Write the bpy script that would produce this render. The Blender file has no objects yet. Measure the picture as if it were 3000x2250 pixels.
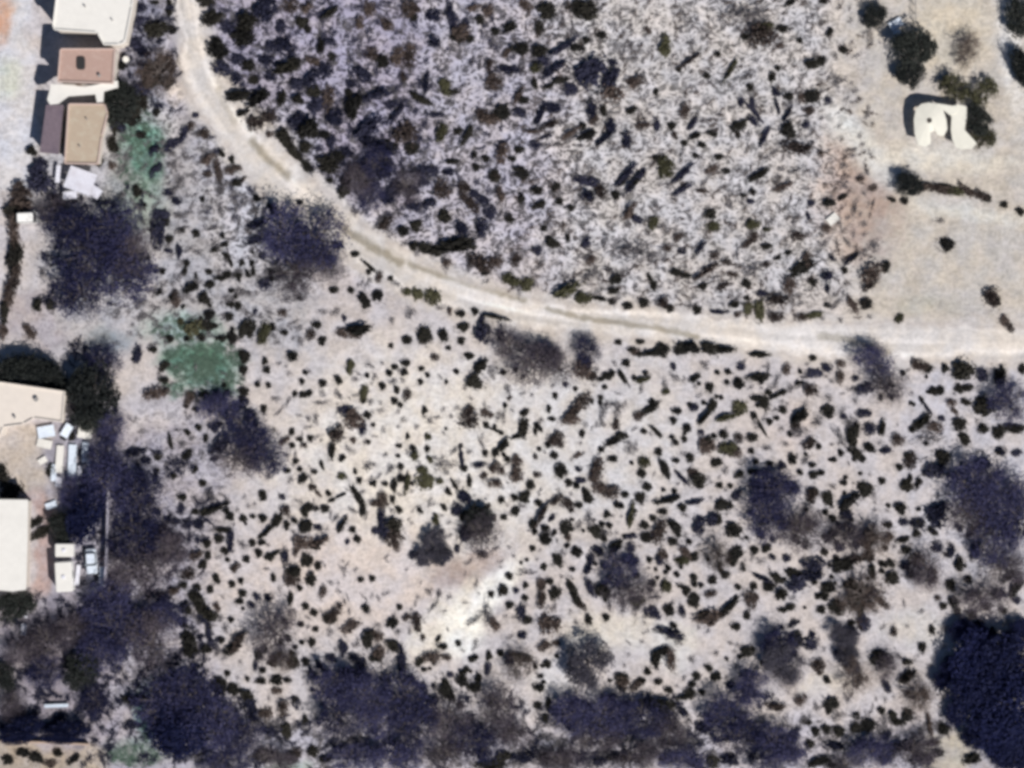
import bpy, math, random
import numpy as np
from mathutils import Vector

sc = bpy.context.scene
col = sc.collection
random.seed(7)
rng = np.random.default_rng(11)

# ------------------------------------------------------------------ camera, sky, sun, exposure
S = 0.06                      # metres per pixel of the 3000 px wide aerial photograph
CAM_H = 420.0
def P(px, py, h=0.0):         # photo pixel -> ground position of a thing whose seen outline lies h metres up
    k = 1.0 - h / CAM_H
    return ((px - 1500.0) * S * k, (1125.0 - py) * S * k)

cam_data = bpy.data.cameras.new("camera")
cam = bpy.data.objects.new("camera", cam_data)
col.objects.link(cam)
cam.location = (0, 0, CAM_H)
cam.rotation_euler = (0, 0, 0)
cam_data.sensor_width = 36.0
cam_data.lens = 36.0 * CAM_H / (3000 * S)
cam_data.clip_start = 1.0
cam_data.clip_end = 6000.0
sc.camera = cam

SUN_EL, SUN_AZ = 41.0, 141.0           # sun in the south-east
world = bpy.data.worlds.new("World")
sc.world = world
world.use_nodes = True
wn = world.node_tree
bg = wn.nodes["Background"]
sky = wn.nodes.new("ShaderNodeTexSky")
sky.sky_type = 'NISHITA'
sky.sun_disc = False
sky.sun_elevation = math.radians(SUN_EL)
sky.sun_rotation = math.radians(SUN_AZ)
sky.altitude = 1200.0                  # thin, dry desert air
sky.air_density = 0.8
sky.dust_density = 0.2
wn.links.new(sky.outputs[0], bg.inputs[0])
bg.inputs[1].default_value = 0.05
sun_data = bpy.data.lights.new("sun", 'SUN')
sun_data.energy = 5.0
sun_data.angle = math.radians(0.5)
sun_data.color = (1.0, 0.96, 0.915)
sun = bpy.data.objects.new("sun", sun_data)
col.objects.link(sun)
a, e = math.radians(SUN_AZ), math.radians(SUN_EL)
to_sun = Vector((math.sin(a) * math.cos(e), math.cos(a) * math.cos(e), math.sin(e)))
sun.rotation_euler = (-to_sun).to_track_quat('-Z', 'Y').to_euler()
sun.location = to_sun * 300
sc.view_settings.view_transform = 'Standard'
sc.view_settings.look = 'None'
sc.view_settings.exposure = 0.30
sc.view_settings.gamma = 1.0
sc.view_settings.use_curve_mapping = False
sc.cycles.filter_width = 3.7           # a soft lens, as in the photograph

# ------------------------------------------------------------------ helpers
def lin(c):
    c = np.asarray(c, float) / 255.0
    return np.where(c <= 0.04045, c / 12.92, ((c + 0.055) / 1.055) ** 2.4)
ALB = 0.74                    # display value of a sunlit surface -> base colour
def alb(c):
    return tuple(float(v) for v in lin(c) * ALB)

def tag(o, label=None, cat=None, group=None, kind=None):
    if label: o["label"] = label
    if cat: o["category"] = cat
    if group: o["group"] = group
    if kind: o["kind"] = kind
    return o

def link(o, parent=None):
    col.objects.link(o)
    if parent is not None: o.parent = parent
    return o

def np_mesh(name, V, F, mat=None, smooth=False):
    """mesh from a vertex array and an (n,k) face array"""
    V = np.asarray(V, np.float32); F = np.asarray(F, np.int32)
    n, k = F.shape
    me = bpy.data.meshes.new(name)
    me.vertices.add(len(V)); me.vertices.foreach_set("co", V.ravel())
    me.loops.add(n * k); me.loops.foreach_set("vertex_index", F.ravel())
    me.polygons.add(n)
    me.polygons.foreach_set("loop_start", np.arange(0, n * k, k, dtype=np.int32))
    try: me.polygons.foreach_set("loop_total", np.full(n, k, np.int32))
    except Exception: pass
    me.update(calc_edges=True)
    if smooth: me.polygons.foreach_set("use_smooth", np.ones(n, bool))
    if mat: me.materials.append(mat)
    return me

def py_mesh(name, V, F, mat=None):
    me = bpy.data.meshes.new(name)
    me.from_pydata([tuple(v) for v in V], [], [tuple(f) for f in F])
    me.update()
    if mat: me.materials.append(mat)
    return me

def ob(name, me, parent=None, loc=None, rz=0.0):
    o = bpy.data.objects.new(name, me)
    link(o, parent)
    if loc is not None: o.location = loc
    if rz: o.rotation_euler = (0, 0, rz)
    return o

def empty(name, loc=(0, 0, 0), rz=0.0):
    o = bpy.data.objects.new(name, None)
    link(o)
    o.location = loc; o.rotation_euler = (0, 0, rz)
    o.empty_display_size = 0.5
    return o

class MB:                     # small mesh collector
    def __init__(s): s.v = []; s.f = []
    def add(s, V, F):
        b = len(s.v); s.v += [tuple(v) for v in V]; s.f += [tuple(i + b for i in f) for f in F]
    def prism(s, poly, z0, z1):
        n = len(poly)
        ar = sum(poly[i][0] * poly[(i + 1) % n][1] - poly[(i + 1) % n][0] * poly[i][1] for i in range(n))
        if ar < 0: poly = poly[::-1]
        V = [(x, y, z0) for x, y in poly] + [(x, y, z1) for x, y in poly]
        F = [tuple(range(n - 1, -1, -1)), tuple(range(n, 2 * n))]
        F += [(i, (i + 1) % n, n + (i + 1) % n, n + i) for i in range(n)]
        s.add(V, F)
    def box(s, x0, x1, y0, y1, z0, z1):
        s.prism([(x0, y0), (x1, y0), (x1, y1), (x0, y1)], z0, z1)
    def rbox(s, x0, x1, y0, y1, z0, z1, r=0.1, b=0.06):     # rounded corners, chamfered top edge
        def ring(i):
            pts = []
            for cx, cy, a0 in ((x1 - r, y1 - r, 0), (x0 + r, y1 - r, 90), (x0 + r, y0 + r, 180), (x1 - r, y0 + r, 270)):
                for k in range(4):
                    t = math.radians(a0 + k * 30)
                    pts.append((cx + (r - i) * math.cos(t), cy + (r - i) * math.sin(t)))
            return pts
        A, B = ring(0), ring(b)
        n = len(A)
        V = [(x, y, z0) for x, y in A] + [(x, y, z1 - b) for x, y in A] + [(x, y, z1) for x, y in B]
        F = [tuple(range(n - 1, -1, -1)), tuple(range(2 * n, 3 * n))]
        for l in (0, 1):
            F += [(l * n + i, l * n + (i + 1) % n, (l + 1) * n + (i + 1) % n, (l + 1) * n + i) for i in range(n)]
        s.add(V, F)
    def tube(s, pts, rad, n=6):
        V, F = [], []
        for i, p in enumerate(pts):
            p = Vector(p)
            d = Vector(pts[min(i + 1, len(pts) - 1)]) - Vector(pts[max(i - 1, 0)])
            d.normalize()
            u = d.cross(Vector((0.31, 0.95, 0.05))); u.normalize(); w = d.cross(u)
            for k in range(n):
                t = 2 * math.pi * k / n
                V.append(tuple(p + (u * math.cos(t) + w * math.sin(t)) * rad[i]))
        for i in range(len(pts) - 1):
            for k in range(n):
                F.append((i * n + k, i * n + (k + 1) % n, (i + 1) * n + (k + 1) % n, (i + 1) * n + k))
        F.append(tuple(range(n - 1, -1, -1))); F.append(tuple((len(pts) - 1) * n + k for k in range(n)))
        s.add(V, F)
    def wheel(s, c, r, w, n=14):                            # axis along y
        V = []
        for yy, rr in ((-w / 2, r * .86), (-w / 2 * .8, r), (w / 2 * .8, r), (w / 2, r * .86)):
            V += [(c[0] + rr * math.cos(2 * math.pi * k / n), c[1] + yy, c[2] + rr * math.sin(2 * math.pi * k / n)) for k in range(n)]
        F = [tuple(range(n)), tuple(range(4 * n - 1, 3 * n - 1, -1))]
        for l in range(3):
            F += [(l * n + k, (l + 1) * n + k, (l + 1) * n + (k + 1) % n, l * n + (k + 1) % n) for k in range(n)]
        s.add(V, F)
    def build(s, name, mat, parent=None):
        return ob(name, py_mesh(name, s.v, s.f, mat), parent)

# ------------------------------------------------------------------ materials
def nt(name):
    m = bpy.data.materials.new(name); m.use_nodes = True
    t = m.node_tree
    return m, t, t.nodes["Principled BSDF"]

def mat_plain(name, c, rough=0.8, var=0.10, scale=3.0, bump=0.0, metallic=0.0, stain=None):
    """base colour with two sizes of noise wear"""
    m, t, b = nt(name)
    N, L = t.nodes, t.links
    tc = N.new("ShaderNodeTexCoord")
    n1 = N.new("ShaderNodeTexNoise"); n1.inputs["Scale"].default_value = scale; n1.inputs["Detail"].default_value = 6
    n2 = N.new("ShaderNodeTexNoise"); n2.inputs["Scale"].default_value = scale * 0.22; n2.inputs["Detail"].default_value = 3
    L.new(tc.outputs["Object"], n1.inputs["Vector"]); L.new(tc.outputs["Object"], n2.inputs["Vector"])
    mr = N.new("ShaderNodeMapRange"); mr.inputs[1].default_value = 0.25; mr.inputs[2].default_value = 0.75
    mr.inputs[3].default_value = 1 - var; mr.inputs[4].default_value = 1 + var
    L.new(n1.outputs[0], mr.inputs[0])
    mul = N.new("ShaderNodeVectorMath"); mul.operation = 'SCALE'
    mul.inputs[0].default_value = c
    L.new(mr.outputs[0], mul.inputs["Scale"])
    mix = N.new("ShaderNodeMix"); mix.data_type = 'RGBA'
    mr2 = N.new("ShaderNodeMapRange"); mr2.inputs[1].default_value = 0.5; mr2.inputs[2].default_value = 0.75
    L.new(n2.outputs[0], mr2.inputs[0])
    s2 = N.new("ShaderNodeMath"); s2.operation = 'MULTIPLY'; s2.inputs[1].default_value = 0.6 if stain else 0.3
    L.new(mr2.outputs[0], s2.inputs[0]); L.new(s2.outputs[0], mix.inputs[0])
    L.new(mul.outputs[0], mix.inputs[6])
    st = stain or tuple(v * 0.8 for v in c)
    mix.inputs[7].default_value = (*st, 1)
    L.new(mix.outputs[2], b.inputs["Base Color"])
    b.inputs["Roughness"].default_value = rough
    b.inputs["Metallic"].default_value = metallic
    if bump:
        bp = N.new("ShaderNodeBump"); bp.inputs["Strength"].default_value = bump; bp.inputs["Distance"].default_value = 0.05
        L.new(n1.outputs[0], bp.inputs["Height"]); L.new(bp.outputs[0], b.inputs["Normal"])
    return m

def mat_leaf(name, c1, c2, rough=0.75):
    """leaf/twig colour, varies from plant to plant and within the plant"""
    m, t, b = nt(name)
    N, L = t.nodes, t.links
    oi = N.new("ShaderNodeObjectInfo")
    tc = N.new("ShaderNodeTexCoord")
    n = N.new("ShaderNodeTexNoise"); n.inputs["Scale"].default_value = 2.2; n.inputs["Detail"].default_value = 4
    L.new(tc.outputs["Object"], n.inputs["Vector"])
    ad = N.new("ShaderNodeMath"); ad.operation = 'ADD'
    L.new(oi.outputs["Random"], ad.inputs[0]); L.new(n.outputs[0], ad.inputs[1])
    mr = N.new("ShaderNodeMapRange"); mr.inputs[1].default_value = 0.5; mr.inputs[2].default_value = 1.4
    L.new(ad.outputs[0], mr.inputs[0])
    mix = N.new("ShaderNodeMix"); mix.data_type = 'RGBA'
    L.new(mr.outputs[0], mix.inputs[0])
    mix.inputs[6].default_value = (*c1, 1); mix.inputs[7].default_value = (*c2, 1)
    L.new(mix.outputs[2], b.inputs["Base Color"])
    b.inputs["Roughness"].default_value = rough
    b.inputs["Specular IOR Level"].default_value = 0.2
    return m

M = {}
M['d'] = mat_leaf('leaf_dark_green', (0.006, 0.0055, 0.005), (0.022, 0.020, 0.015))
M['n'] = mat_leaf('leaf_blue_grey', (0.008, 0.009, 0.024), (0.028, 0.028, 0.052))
M['b'] = mat_leaf('twig_brown', (0.030, 0.022, 0.020), (0.095, 0.070, 0.060))
M['o'] = mat_leaf('leaf_olive', (0.036, 0.035, 0.018), (0.070, 0.067, 0.036))
M['g'] = mat_leaf('twig_grey', (0.075, 0.070, 0.078), (0.130, 0.120, 0.125))
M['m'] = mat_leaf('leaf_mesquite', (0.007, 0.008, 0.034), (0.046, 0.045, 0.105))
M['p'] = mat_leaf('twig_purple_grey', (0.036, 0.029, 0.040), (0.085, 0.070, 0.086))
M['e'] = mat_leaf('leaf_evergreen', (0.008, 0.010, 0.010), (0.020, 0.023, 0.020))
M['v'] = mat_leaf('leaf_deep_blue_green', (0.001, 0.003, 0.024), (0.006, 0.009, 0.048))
M['grass'] = mat_leaf('grass_green', (0.060, 0.105, 0.075), (0.130, 0.185, 0.145))
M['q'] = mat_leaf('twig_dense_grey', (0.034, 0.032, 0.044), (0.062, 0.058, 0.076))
M['bark'] = mat_plain('bark', (0.10, 0.085, 0.08), 0.9, 0.3, 8, 0.5)

# ------------------------------------------------------------------ the ground (one sheet to the horizon)
def axis(lo, hi, step):
    core = np.arange(lo, hi + step / 2, step)
    out = np.array([1.5, 5, 14, 40, 110, 280, 600, 1200, 2400.0])
    return np.concatenate([lo - out[::-1], core, hi + out])
gx = axis(-97, 97, 0.33); gy = axis(-74, 74, 0.33)
X, Y = np.meshgrid(gx, gy)
PX, PY = X / S + 1500.0, 1125.0 - Y / S          # the same places in map pixels

def vnoise(x, y, f, seed):                        # value noise, smooth, -1..1
    r = np.random.default_rng(seed)
    G = r.uniform(-1, 1, (257, 257))
    u, v = (x * f) % 256, (y * f) % 256
    i, j = np.floor(u).astype(int), np.floor(v).astype(int)
    fu, fv = u - i, v - j
    fu = fu * fu * (3 - 2 * fu); fv = fv * fv * (3 - 2 * fv)
    return ((G[i, j] * (1 - fu) + G[i + 1, j] * fu) * (1 - fv) + (G[i, j + 1] * (1 - fu) + G[i + 1, j + 1] * fu) * fv)

def seg_dist(px, py, line):
    best = np.full(px.shape, 1e9); tt = np.zeros(px.shape)
    for k in range(len(line) - 1):
        (x0, y0), (x1, y1) = line[k][:2], line[k + 1][:2]
        dx, dy = x1 - x0, y1 - y0
        t = np.clip(((px - x0) * dx + (py - y0) * dy) / (dx * dx + dy * dy), 0, 1)
        d = np.hypot(px - x0 - t * dx, py - y0 - t * dy)
        m = d < best
        best[m] = d[m]; tt[m] = (k + t)[m]
    return best, tt

# the dirt road: centre line (map pixels) and half width
ROAD = [(545, -120, 38), (551, 0, 39), (568, 110, 42), (590, 210, 52), (640, 300, 60), (700, 385, 66), (775, 470, 72),
        (860, 560, 66), (960, 645, 62), (1080, 735, 58), (1200, 805, 54), (1330, 862, 50), (1480, 903, 46),
        (1650, 930, 44), (1850, 950, 44), (2050, 968, 46), (2250, 985, 48), (2450, 997, 52), (2650, 1003, 52),
        (2850, 1005, 50), (3150, 1010, 50)]

ROAD = [(x, y, w_ * 1.1) for x, y, w_ in ROAD]
def soft(v, e0, e1):                              # smoothstep
    t = np.clip((v - e0) / (e1 - e0), 0, 1)
    return t * t * (3 - 2 * t)

base = np.empty(X.shape + (3,)); base[:] = (203, 194, 192)
wob = 40 * vnoise(X, Y, 0.16, 1) + 16 * vnoise(X, Y, 0.5, 2)
GR = 0.6 * vnoise(X, Y, 0.9, 41) + 0.4 * vnoise(X, Y, 2.0, 42)
GR2 = 0.5 * vnoise(X, Y, 0.6, 43) + 0.5 * vnoise(X, Y, 1.5, 44)
def area(x0, x1, y0, y1, c, s=1.0, f=60):         # a soft-edged, uneven area of soil
    global base
    w = soft(PX + wob, x0 - f, x0 + f) * (1 - soft(PX + wob, x1 - f, x1 + f)) * \
        soft(PY + wob, y0 - f, y0 + f) * (1 - soft(PY + wob, y1 - f, y1 + f)) * s
    w = np.clip(w * (1 + 0.5 * GR), 0, 1)
    base = base * (1 - w[..., None]) + np.array(c, float) * w[..., None]
def blob(px, py, rx, ry, c, s=1.0, ang=0, wb=0.5):
    global base
    t = math.radians(ang)
    dx, dy = PX - px + wb * wob, -(PY - py) + wb * wob
    u, v = dx * math.cos(t) + dy * math.sin(t), -dx * math.sin(t) + dy * math.cos(t)
    w = (1 - soft(np.hypot(u / rx, v / ry) + 0.22 * GR, 0.45, 1.5)) * s
    w = np.clip(w * (1 + 0.45 * GR2), 0, 1)
    base = base * (1 - w[..., None]) + np.array(c, float) * w[..., None]

area(560, 1720, -400, 780, (156, 151, 160), 0.95, 190)      # brush flat
area(560, 1250, -400, 560, (138, 132, 148), 0.75, 120)
area(1640, 2480, -400, 930, (176, 171, 170), 0.9, 130)
area(2480, 3400, -400, 980, (200, 191, 181), 0.95, 110)
area(120, 900, 330, 1010, (170, 167, 170), 0.8, 90)
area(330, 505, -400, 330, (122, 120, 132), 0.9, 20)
area(310, 480, 300, 700, (140, 142, 140), 0.7, 40)
area(100, 620, 1180, 2300, (150, 145, 155), 0.75, 80)  # dark soil, with the corner vignette put into its colour
area(330, 560, 1180, 1260, (196, 188, 188), 0.8, 40)
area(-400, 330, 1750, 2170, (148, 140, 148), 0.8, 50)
area(560, 3400, 2120, 2900, (165, 160, 168), 0.7, 60)  # bottom strip, its vignette darkening put into the soil colour
area(2650, 3400, 1050, 1750, (198, 194, 200), 0.6, 60)
blob(1260, 1330, 420, 300, (230, 221, 211), 0.9)  # brighter middle, the screen's glow put into the sand colour
blob(1700, 1300, 350, 260, (216, 211, 208), 0.6)
blob(1000, 1700, 330, 160, (218, 204, 197), 0.8)
blob(2505, 580, 110, 165, (178, 158, 147), 0.95, 10)
blob(2320, 1250, 60, 60, (206, 192, 186), 0.8)
blob(2790, 90, 110, 120, (212, 200, 182), 0.9)
blob(2960, 150, 34, 190, (232, 226, 220), 0.95, 8, 0.15)      # pale track at the east edge
blob(2545, 440, 36, 190, (224, 221, 214), 0.75, 40, 0.2)
blob(2700, 470, 170, 34, (226, 218, 206), 0.9, 0, 0.3)
blob(2800, 490, 200, 28, (216, 208, 196), 0.8)
blob(2860, 620, 170, 26, (220, 216, 208), 0.7, -8)
blob(2690, 890, 60, 30, (186, 180, 168), 0.7)
blob(2790, 895, 60, 26, (186, 178, 166), 0.6)
blob(1325, 1690, 75, 46, (170, 152, 145), 0.8, 15)
blob(1420, 1640, 50, 40, (186, 164, 152), 0.6)
blob(1430, 1745, 130, 40, (248, 243, 234), 1.0, 45, 0.12)
blob(1330, 1790, 110, 26, (234, 224, 210), 0.9, 60, 0.12)
blob(1265, 1800, 90, 22, (230, 220, 208), 0.8, 50, 0.12)
blob(1345, 1850, 70, 75, (248, 244, 236), 1.0, 0, 0.2)
blob(1240, 1880, 60, 40, (230, 222, 212), 0.8, 30, 0.2)
blob(1780, 1850, 150, 55, (220, 212, 202), 0.8)
blob(1960, 1900, 70, 60, (224, 219, 211), 0.7)
blob(1610, 2000, 60, 60, (226, 222, 222), 0.7)
blob(2420, 2010, 70, 40, (212, 202, 192), 0.8)
blob(2690, 1840, 100, 60, (206, 200, 196), 0.9)
blob(2780, 2200, 90, 50, (196, 186, 170), 0.8)
# grass and green ground cover
area(492, 700, 1020, 1160, (120, 150, 138), 0.95, 22)
blob(590, 1050, 100, 40, (92, 126, 106), 0.9, 0, 0.6)
blob(560, 955, 120, 44, (150, 170, 164), 0.8, 0, 0.5)
blob(410, 450, 52, 120, (104, 138, 122), 0.85, 20, 0.6)
blob(360, 320, 60, 70, (96, 112, 100), 0.6)
blob(430, 600, 70, 60, (150, 160, 150), 0.6)
blob(428, 2095, 30, 80, (112, 150, 148), 0.85, 0, 0.4)
blob(390, 2215, 90, 40, (122, 134, 126), 0.8)
blob(860, 2245, 70, 26, (152, 166, 156), 0.8)
blob(330, 985, 70, 40, (128, 140, 150), 0.6)
# west side: street, yards
area(-600, 96, -400, 560, (214, 211, 214), 0.95, 22)
blob(-5, 50, 40, 75, (206, 160, 134), 0.9, 0, 0.15)
blob(10, 240, 40, 60, (206, 210, 196), 0.7)
area(-600, 190, 850, 1010, (178, 168, 170), 0.8, 30)
area(-600, 160, 1255, 1455, (192, 180, 170), 0.9, 24)
area(86, 150, 1455, 1740, (182, 158, 152), 0.85, 14)
area(-600, 290, 2172, 2900, (176, 162, 148), 0.9, 16)
area(330, 345, 1300, 2160, (190, 185, 200), 0.2, 14)
# compacted pale earth along and under the dirt road
rd, rt = seg_dist(PX, PY, ROAD)
hw = np.interp(rt, np.arange(len(ROAD)), [r[2] for r in ROAD])
w = 1 - soft(rd + 0.35 * wob, hw - 8, hw + 34)
base = base * (1 - w[..., None]) + np.array((212, 203, 196.0)) * w[..., None]
blob(545, 262, 60, 50, (206, 194, 186), 0.9)
# how broken up the soil is: stripes of litter and pale ridges in the brush flat
mott = np.full(X.shape, 0.16)
def rough(x0, x1, y0, y1, s, f=80):
    global mott
    ww = soft(PX + wob, x0 - f, x0 + f) * (1 - soft(PX + wob, x1 - f, x1 + f)) * soft(PY + wob, y0 - f, y0 + f) * (1 - soft(PY + wob, y1 - f, y1 + f))
    mott = np.maximum(mott, s * ww)
rough(600, 1850, -300, 820, 1.0, 130)
rough(1640, 2480, -300, 920, 0.80, 130)
rough(330, 520, -300, 420, 0.8, 20)
rough(100, 900, 300, 1000, 0.35)
rough(200, 640, 1180, 2300, 0.45)
rough(560, 2700, 2080, 2600, 0.5)
mott *= 1 - 0.85 * w
mott = np.clip(mott, 0, 1)

base = base * np.array((1.004, 1.014, 1.018))
lincol = lin(np.clip(base, 0, 250)) * ALB
Z = 0.05 * vnoise(X, Y, 0.22, 5) + 0.05 * mott * vnoise(X, Y, 0.8, 6)
Z = Z * soft(rd, hw, hw + 60) * (np.abs(X) < 96) - 0.055
V = np.stack([X, Y, Z], -1).reshape(-1, 3)
ny, nx = X.shape
idx = np.arange(ny * nx).reshape(ny, nx)
F = np.stack([idx[:-1, :-1], idx[:-1, 1:], idx[1:, 1:], idx[1:, :-1]], -1).reshape(-1, 4)

def mat_soil(name, use_attr=True, c=(0.5, 0.45, 0.43)):
    m, t, b = nt(name)
    N, L = t.nodes, t.links
    geo = N.new("ShaderNodeNewGeometry")
    pos = geo.outputs["Position"]
    at = N.new("ShaderNodeAttribute"); at.attribute_name = "soil"
    def noise(scale, detail, dist=0.0, stretch=None, rot=0.0, rough_=0.55):
        n = N.new("ShaderNodeTexNoise"); n.inputs["Scale"].default_value = scale
        n.inputs["Detail"].default_value = detail; n.inputs["Distortion"].default_value = dist
        n.inputs["Roughness"].default_value = rough_
        if stretch:
            mp = N.new("ShaderNodeMapping"); mp.inputs["Scale"].default_value = stretch
            mp.inputs["Rotation"].default_value = (0, 0, rot)
            L.new(pos, mp.inputs[0]); L.new(mp.outputs[0], n.inputs["Vector"])
        else: L.new(pos, n.inputs["Vector"])
        return n.outputs[0]
    def rng_(v, a0, a1, b0, b1):
        r = N.new("ShaderNodeMapRange"); r.interpolation_type = 'SMOOTHSTEP'
        for i, q in enumerate((a0, a1, b0, b1)): r.inputs[i + 1].default_value = q
        L.new(v, r.inputs[0]); return r.outputs[0]
    def math_(op, x, y):
        q = N.new("ShaderNodeMath"); q.operation = op
        for i, s_ in enumerate((x, y)):
            if isinstance(s_, (int, float)): q.inputs[i].default_value = s_
            else: L.new(s_, q.inputs[i])
        return q.outputs[0]
    big = rng_(noise(0.35, 4), 0.25, 0.75, 0.90, 1.08)
    mid = rng_(noise(1.3, 5), 0.25, 0.75, 0.90, 1.08)
    fine = rng_(noise(9.0, 4), 0.2, 0.8, 0.86, 1.12)
    # wind-laid streaks of litter and pale ridges (two directions), strength from the attribute's alpha
    st1 = noise(0.66, 1.0, 0.8, (0.66, 1.25, 1), math.radians(-48), 0.5)
    st2 = noise(0.78, 1.0, 0.9, (1.0, 0.75, 1), math.radians(-15), 0.5)
    r1 = rng_(math_('ABSOLUTE', math_('SUBTRACT', st1, 0.5), 0), 0.018, 0.085, 1.0, 0.0)      # pale winding ridges
    r2 = rng_(math_('ABSOLUTE', math_('SUBTRACT', st2, 0.52), 0), 0.016, 0.075, 1.0, 0.0)
    ridge = math_('MAXIMUM', r1, r2)
    crust = rng_(noise(0.9, 3, 0.5), 0.35, 0.65, 0.26, 0.66)                                   # dark crust and litter between
    dark = math_('ADD', crust, math_('MULTIPLY', ridge, math_('SUBTRACT', 1.75, crust)))
    if use_attr: amp = at.outputs["Alpha"]
    else:
        va = N.new("ShaderNodeValue"); va.outputs[0].default_value = 0.12; amp = va.outputs[0]
    strk = math_('ADD', 1.0, math_('MULTIPLY', amp, math_('SUBTRACT', dark, 1.0)))
    k = math_('MULTIPLY', math_('MULTIPLY', big, mid), math_('MULTIPLY', fine, strk))
    sv = N.new("ShaderNodeVectorMath"); sv.operation = 'SCALE'
    if use_attr: L.new(at.outputs["Color"], sv.inputs[0])
    else: sv.inputs[0].default_value = c
    L.new(k, sv.inputs["Scale"])
    # slight drift between pinkish and greyish sand
    hue = N.new("ShaderNodeMix"); hue.data_type = 'RGBA'
    hue.inputs[6].default_value = (1.03, 1.0, 0.96, 1); hue.inputs[7].default_value = (0.965, 0.99, 1.045, 1)
    L.new(rng_(noise(0.18, 3), 0.35, 0.65, 0, 1), hue.inputs[0])
    mm = N.new("ShaderNodeVectorMath"); mm.operation = 'MULTIPLY'
    L.new(sv.outputs[0], mm.inputs[0]); L.new(hue.outputs[2], mm.inputs[1])
    L.new(mm.outputs[0], b.inputs["Base Color"])
    b.inputs["Roughness"].default_value = 0.95
    b.inputs["Specular IOR Level"].default_value = 0.1
    bp = N.new("ShaderNodeBump"); bp.inputs["Strength"].default_value = 0.55; bp.inputs["Distance"].default_value = 0.12
    L.new(math_('ADD', noise(2.4, 6), math_('MULTIPLY', strk, 0.3)), bp.inputs["Height"])
    L.new(bp.outputs[0], b.inputs["Normal"])
    return m
M['soil'] = mat_soil('desert_soil')
me = np_mesh('ground', V, F, M['soil'], True)
ca = me.color_attributes.new("soil", 'FLOAT_COLOR', 'POINT')
rgba = np.concatenate([lincol.reshape(-1, 3), mott.reshape(-1, 1)], 1).astype(np.float32)
ca.data.foreach_set("color", rgba.ravel())
ground = tag(ob('ground', me), 'pale sandy desert ground', kind='structure')
del ground["label"]

# the road sheet: worn pale wheel paths, 4 mm and more above the ground, ragged edges
def strip(name, line, mat, z, edge=7.0, n_across=9, step=9.0):
    pts = np.array([p[:2] for p in line], float); hwid = np.array([p[2] for p in line], float)
    # smooth Catmull-Rom resample
    out = []
    for k in range(len(pts) - 1):
        p0, p1, p2, p3 = pts[max(k - 1, 0)], pts[k], pts[k + 1], pts[min(k + 2, len(pts) - 1)]
        m = max(2, int(np.hypot(*(p2 - p1)) / step))
        for i in range(m):
            t = i / m
            q = 0.5 * ((2 * p1) + (-p0 + p2) * t + (2 * p0 - 5 * p1 + 4 * p2 - p3) * t * t + (-p0 + 3 * p1 - 3 * p2 + p3) * t ** 3)
            out.append((q[0], q[1], hwid[k] * (1 - t) + hwid[k + 1] * t))
    out.append((pts[-1][0], pts[-1][1], hwid[-1]))
    out = np.array(out)
    d = np.gradient(out[:, :2], axis=0); d /= np.hypot(d[:, 0], d[:, 1])[:, None]
    nrm = np.stack([-d[:, 1], d[:, 0]], 1)
    VV = []
    el = edge * vnoise(out[:, 0] * S, out[:, 1] * S, 0.5, 31) + edge * .6 * vnoise(out[:, 0] * S, out[:, 1] * S, 1.6, 32)
    er = edge * vnoise(out[:, 0] * S, out[:, 1] * S, 0.5, 33) + edge * .6 * vnoise(out[:, 0] * S, out[:, 1] * S, 1.6, 34)
    for k in range(n_across):
        u = -1 + 2 * k / (n_across - 1)
        wdt = np.where(u < 0, out[:, 2] + el, out[:, 2] + er)
        q = out[:, :2] + nrm * (u * wdt)[:, None]
        zz = z - 0.02 * (abs(u) > 0.99) - 0.012 * math.exp(-((abs(u) - 0.5) / 0.14) ** 2)   # wheel ruts
        VV.append(np.stack([(q[:, 0] - 1500) * S, (1125 - q[:, 1]) * S, np.full(len(q), zz)], 1))
    VV = np.stack(VV, 1)
    m, n = VV.shape[:2]
    ii = np.arange(m * n).reshape(m, n)
    FF = np.stack([ii[:-1, :-1], ii[:-1, 1:], ii[1:, 1:], ii[1:, :-1]], -1).reshape(-1, 4)
    return tag(ob(name, np_mesh(name, VV.reshape(-1, 3), FF, mat, True)), kind='structure')
road = strip('dirt_road', ROAD, M['soil'], -0.03, 11, 21, 6.0)
rv = np.empty(len(road.data.vertices) * 3, np.float32); road.data.vertices.foreach_get("co", rv); rv = rv.reshape(-1, 3).astype(float)
rpx, rpy = rv[:, 0] / S + 1500, 1125 - rv[:, 1] / S
n_l = len(rv) // 21
uu = np.tile(np.linspace(-1, 1, 21), n_l); ss = np.repeat(np.arange(n_l), 21) * 6.0 * S
rc_ = np.empty((len(rv), 3)); rc_[:] = (230, 223, 216)
strk_ = vnoise(uu * 3.2 + 40, ss * .045 + 9, 1.0, 61) * .6 + vnoise(uu * 7 + 80, ss * .07 + 20, 1.0, 62) * .4      # faint tracks along the road
rc_ *= (1 + .15 * strk_)[:, None]
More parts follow.
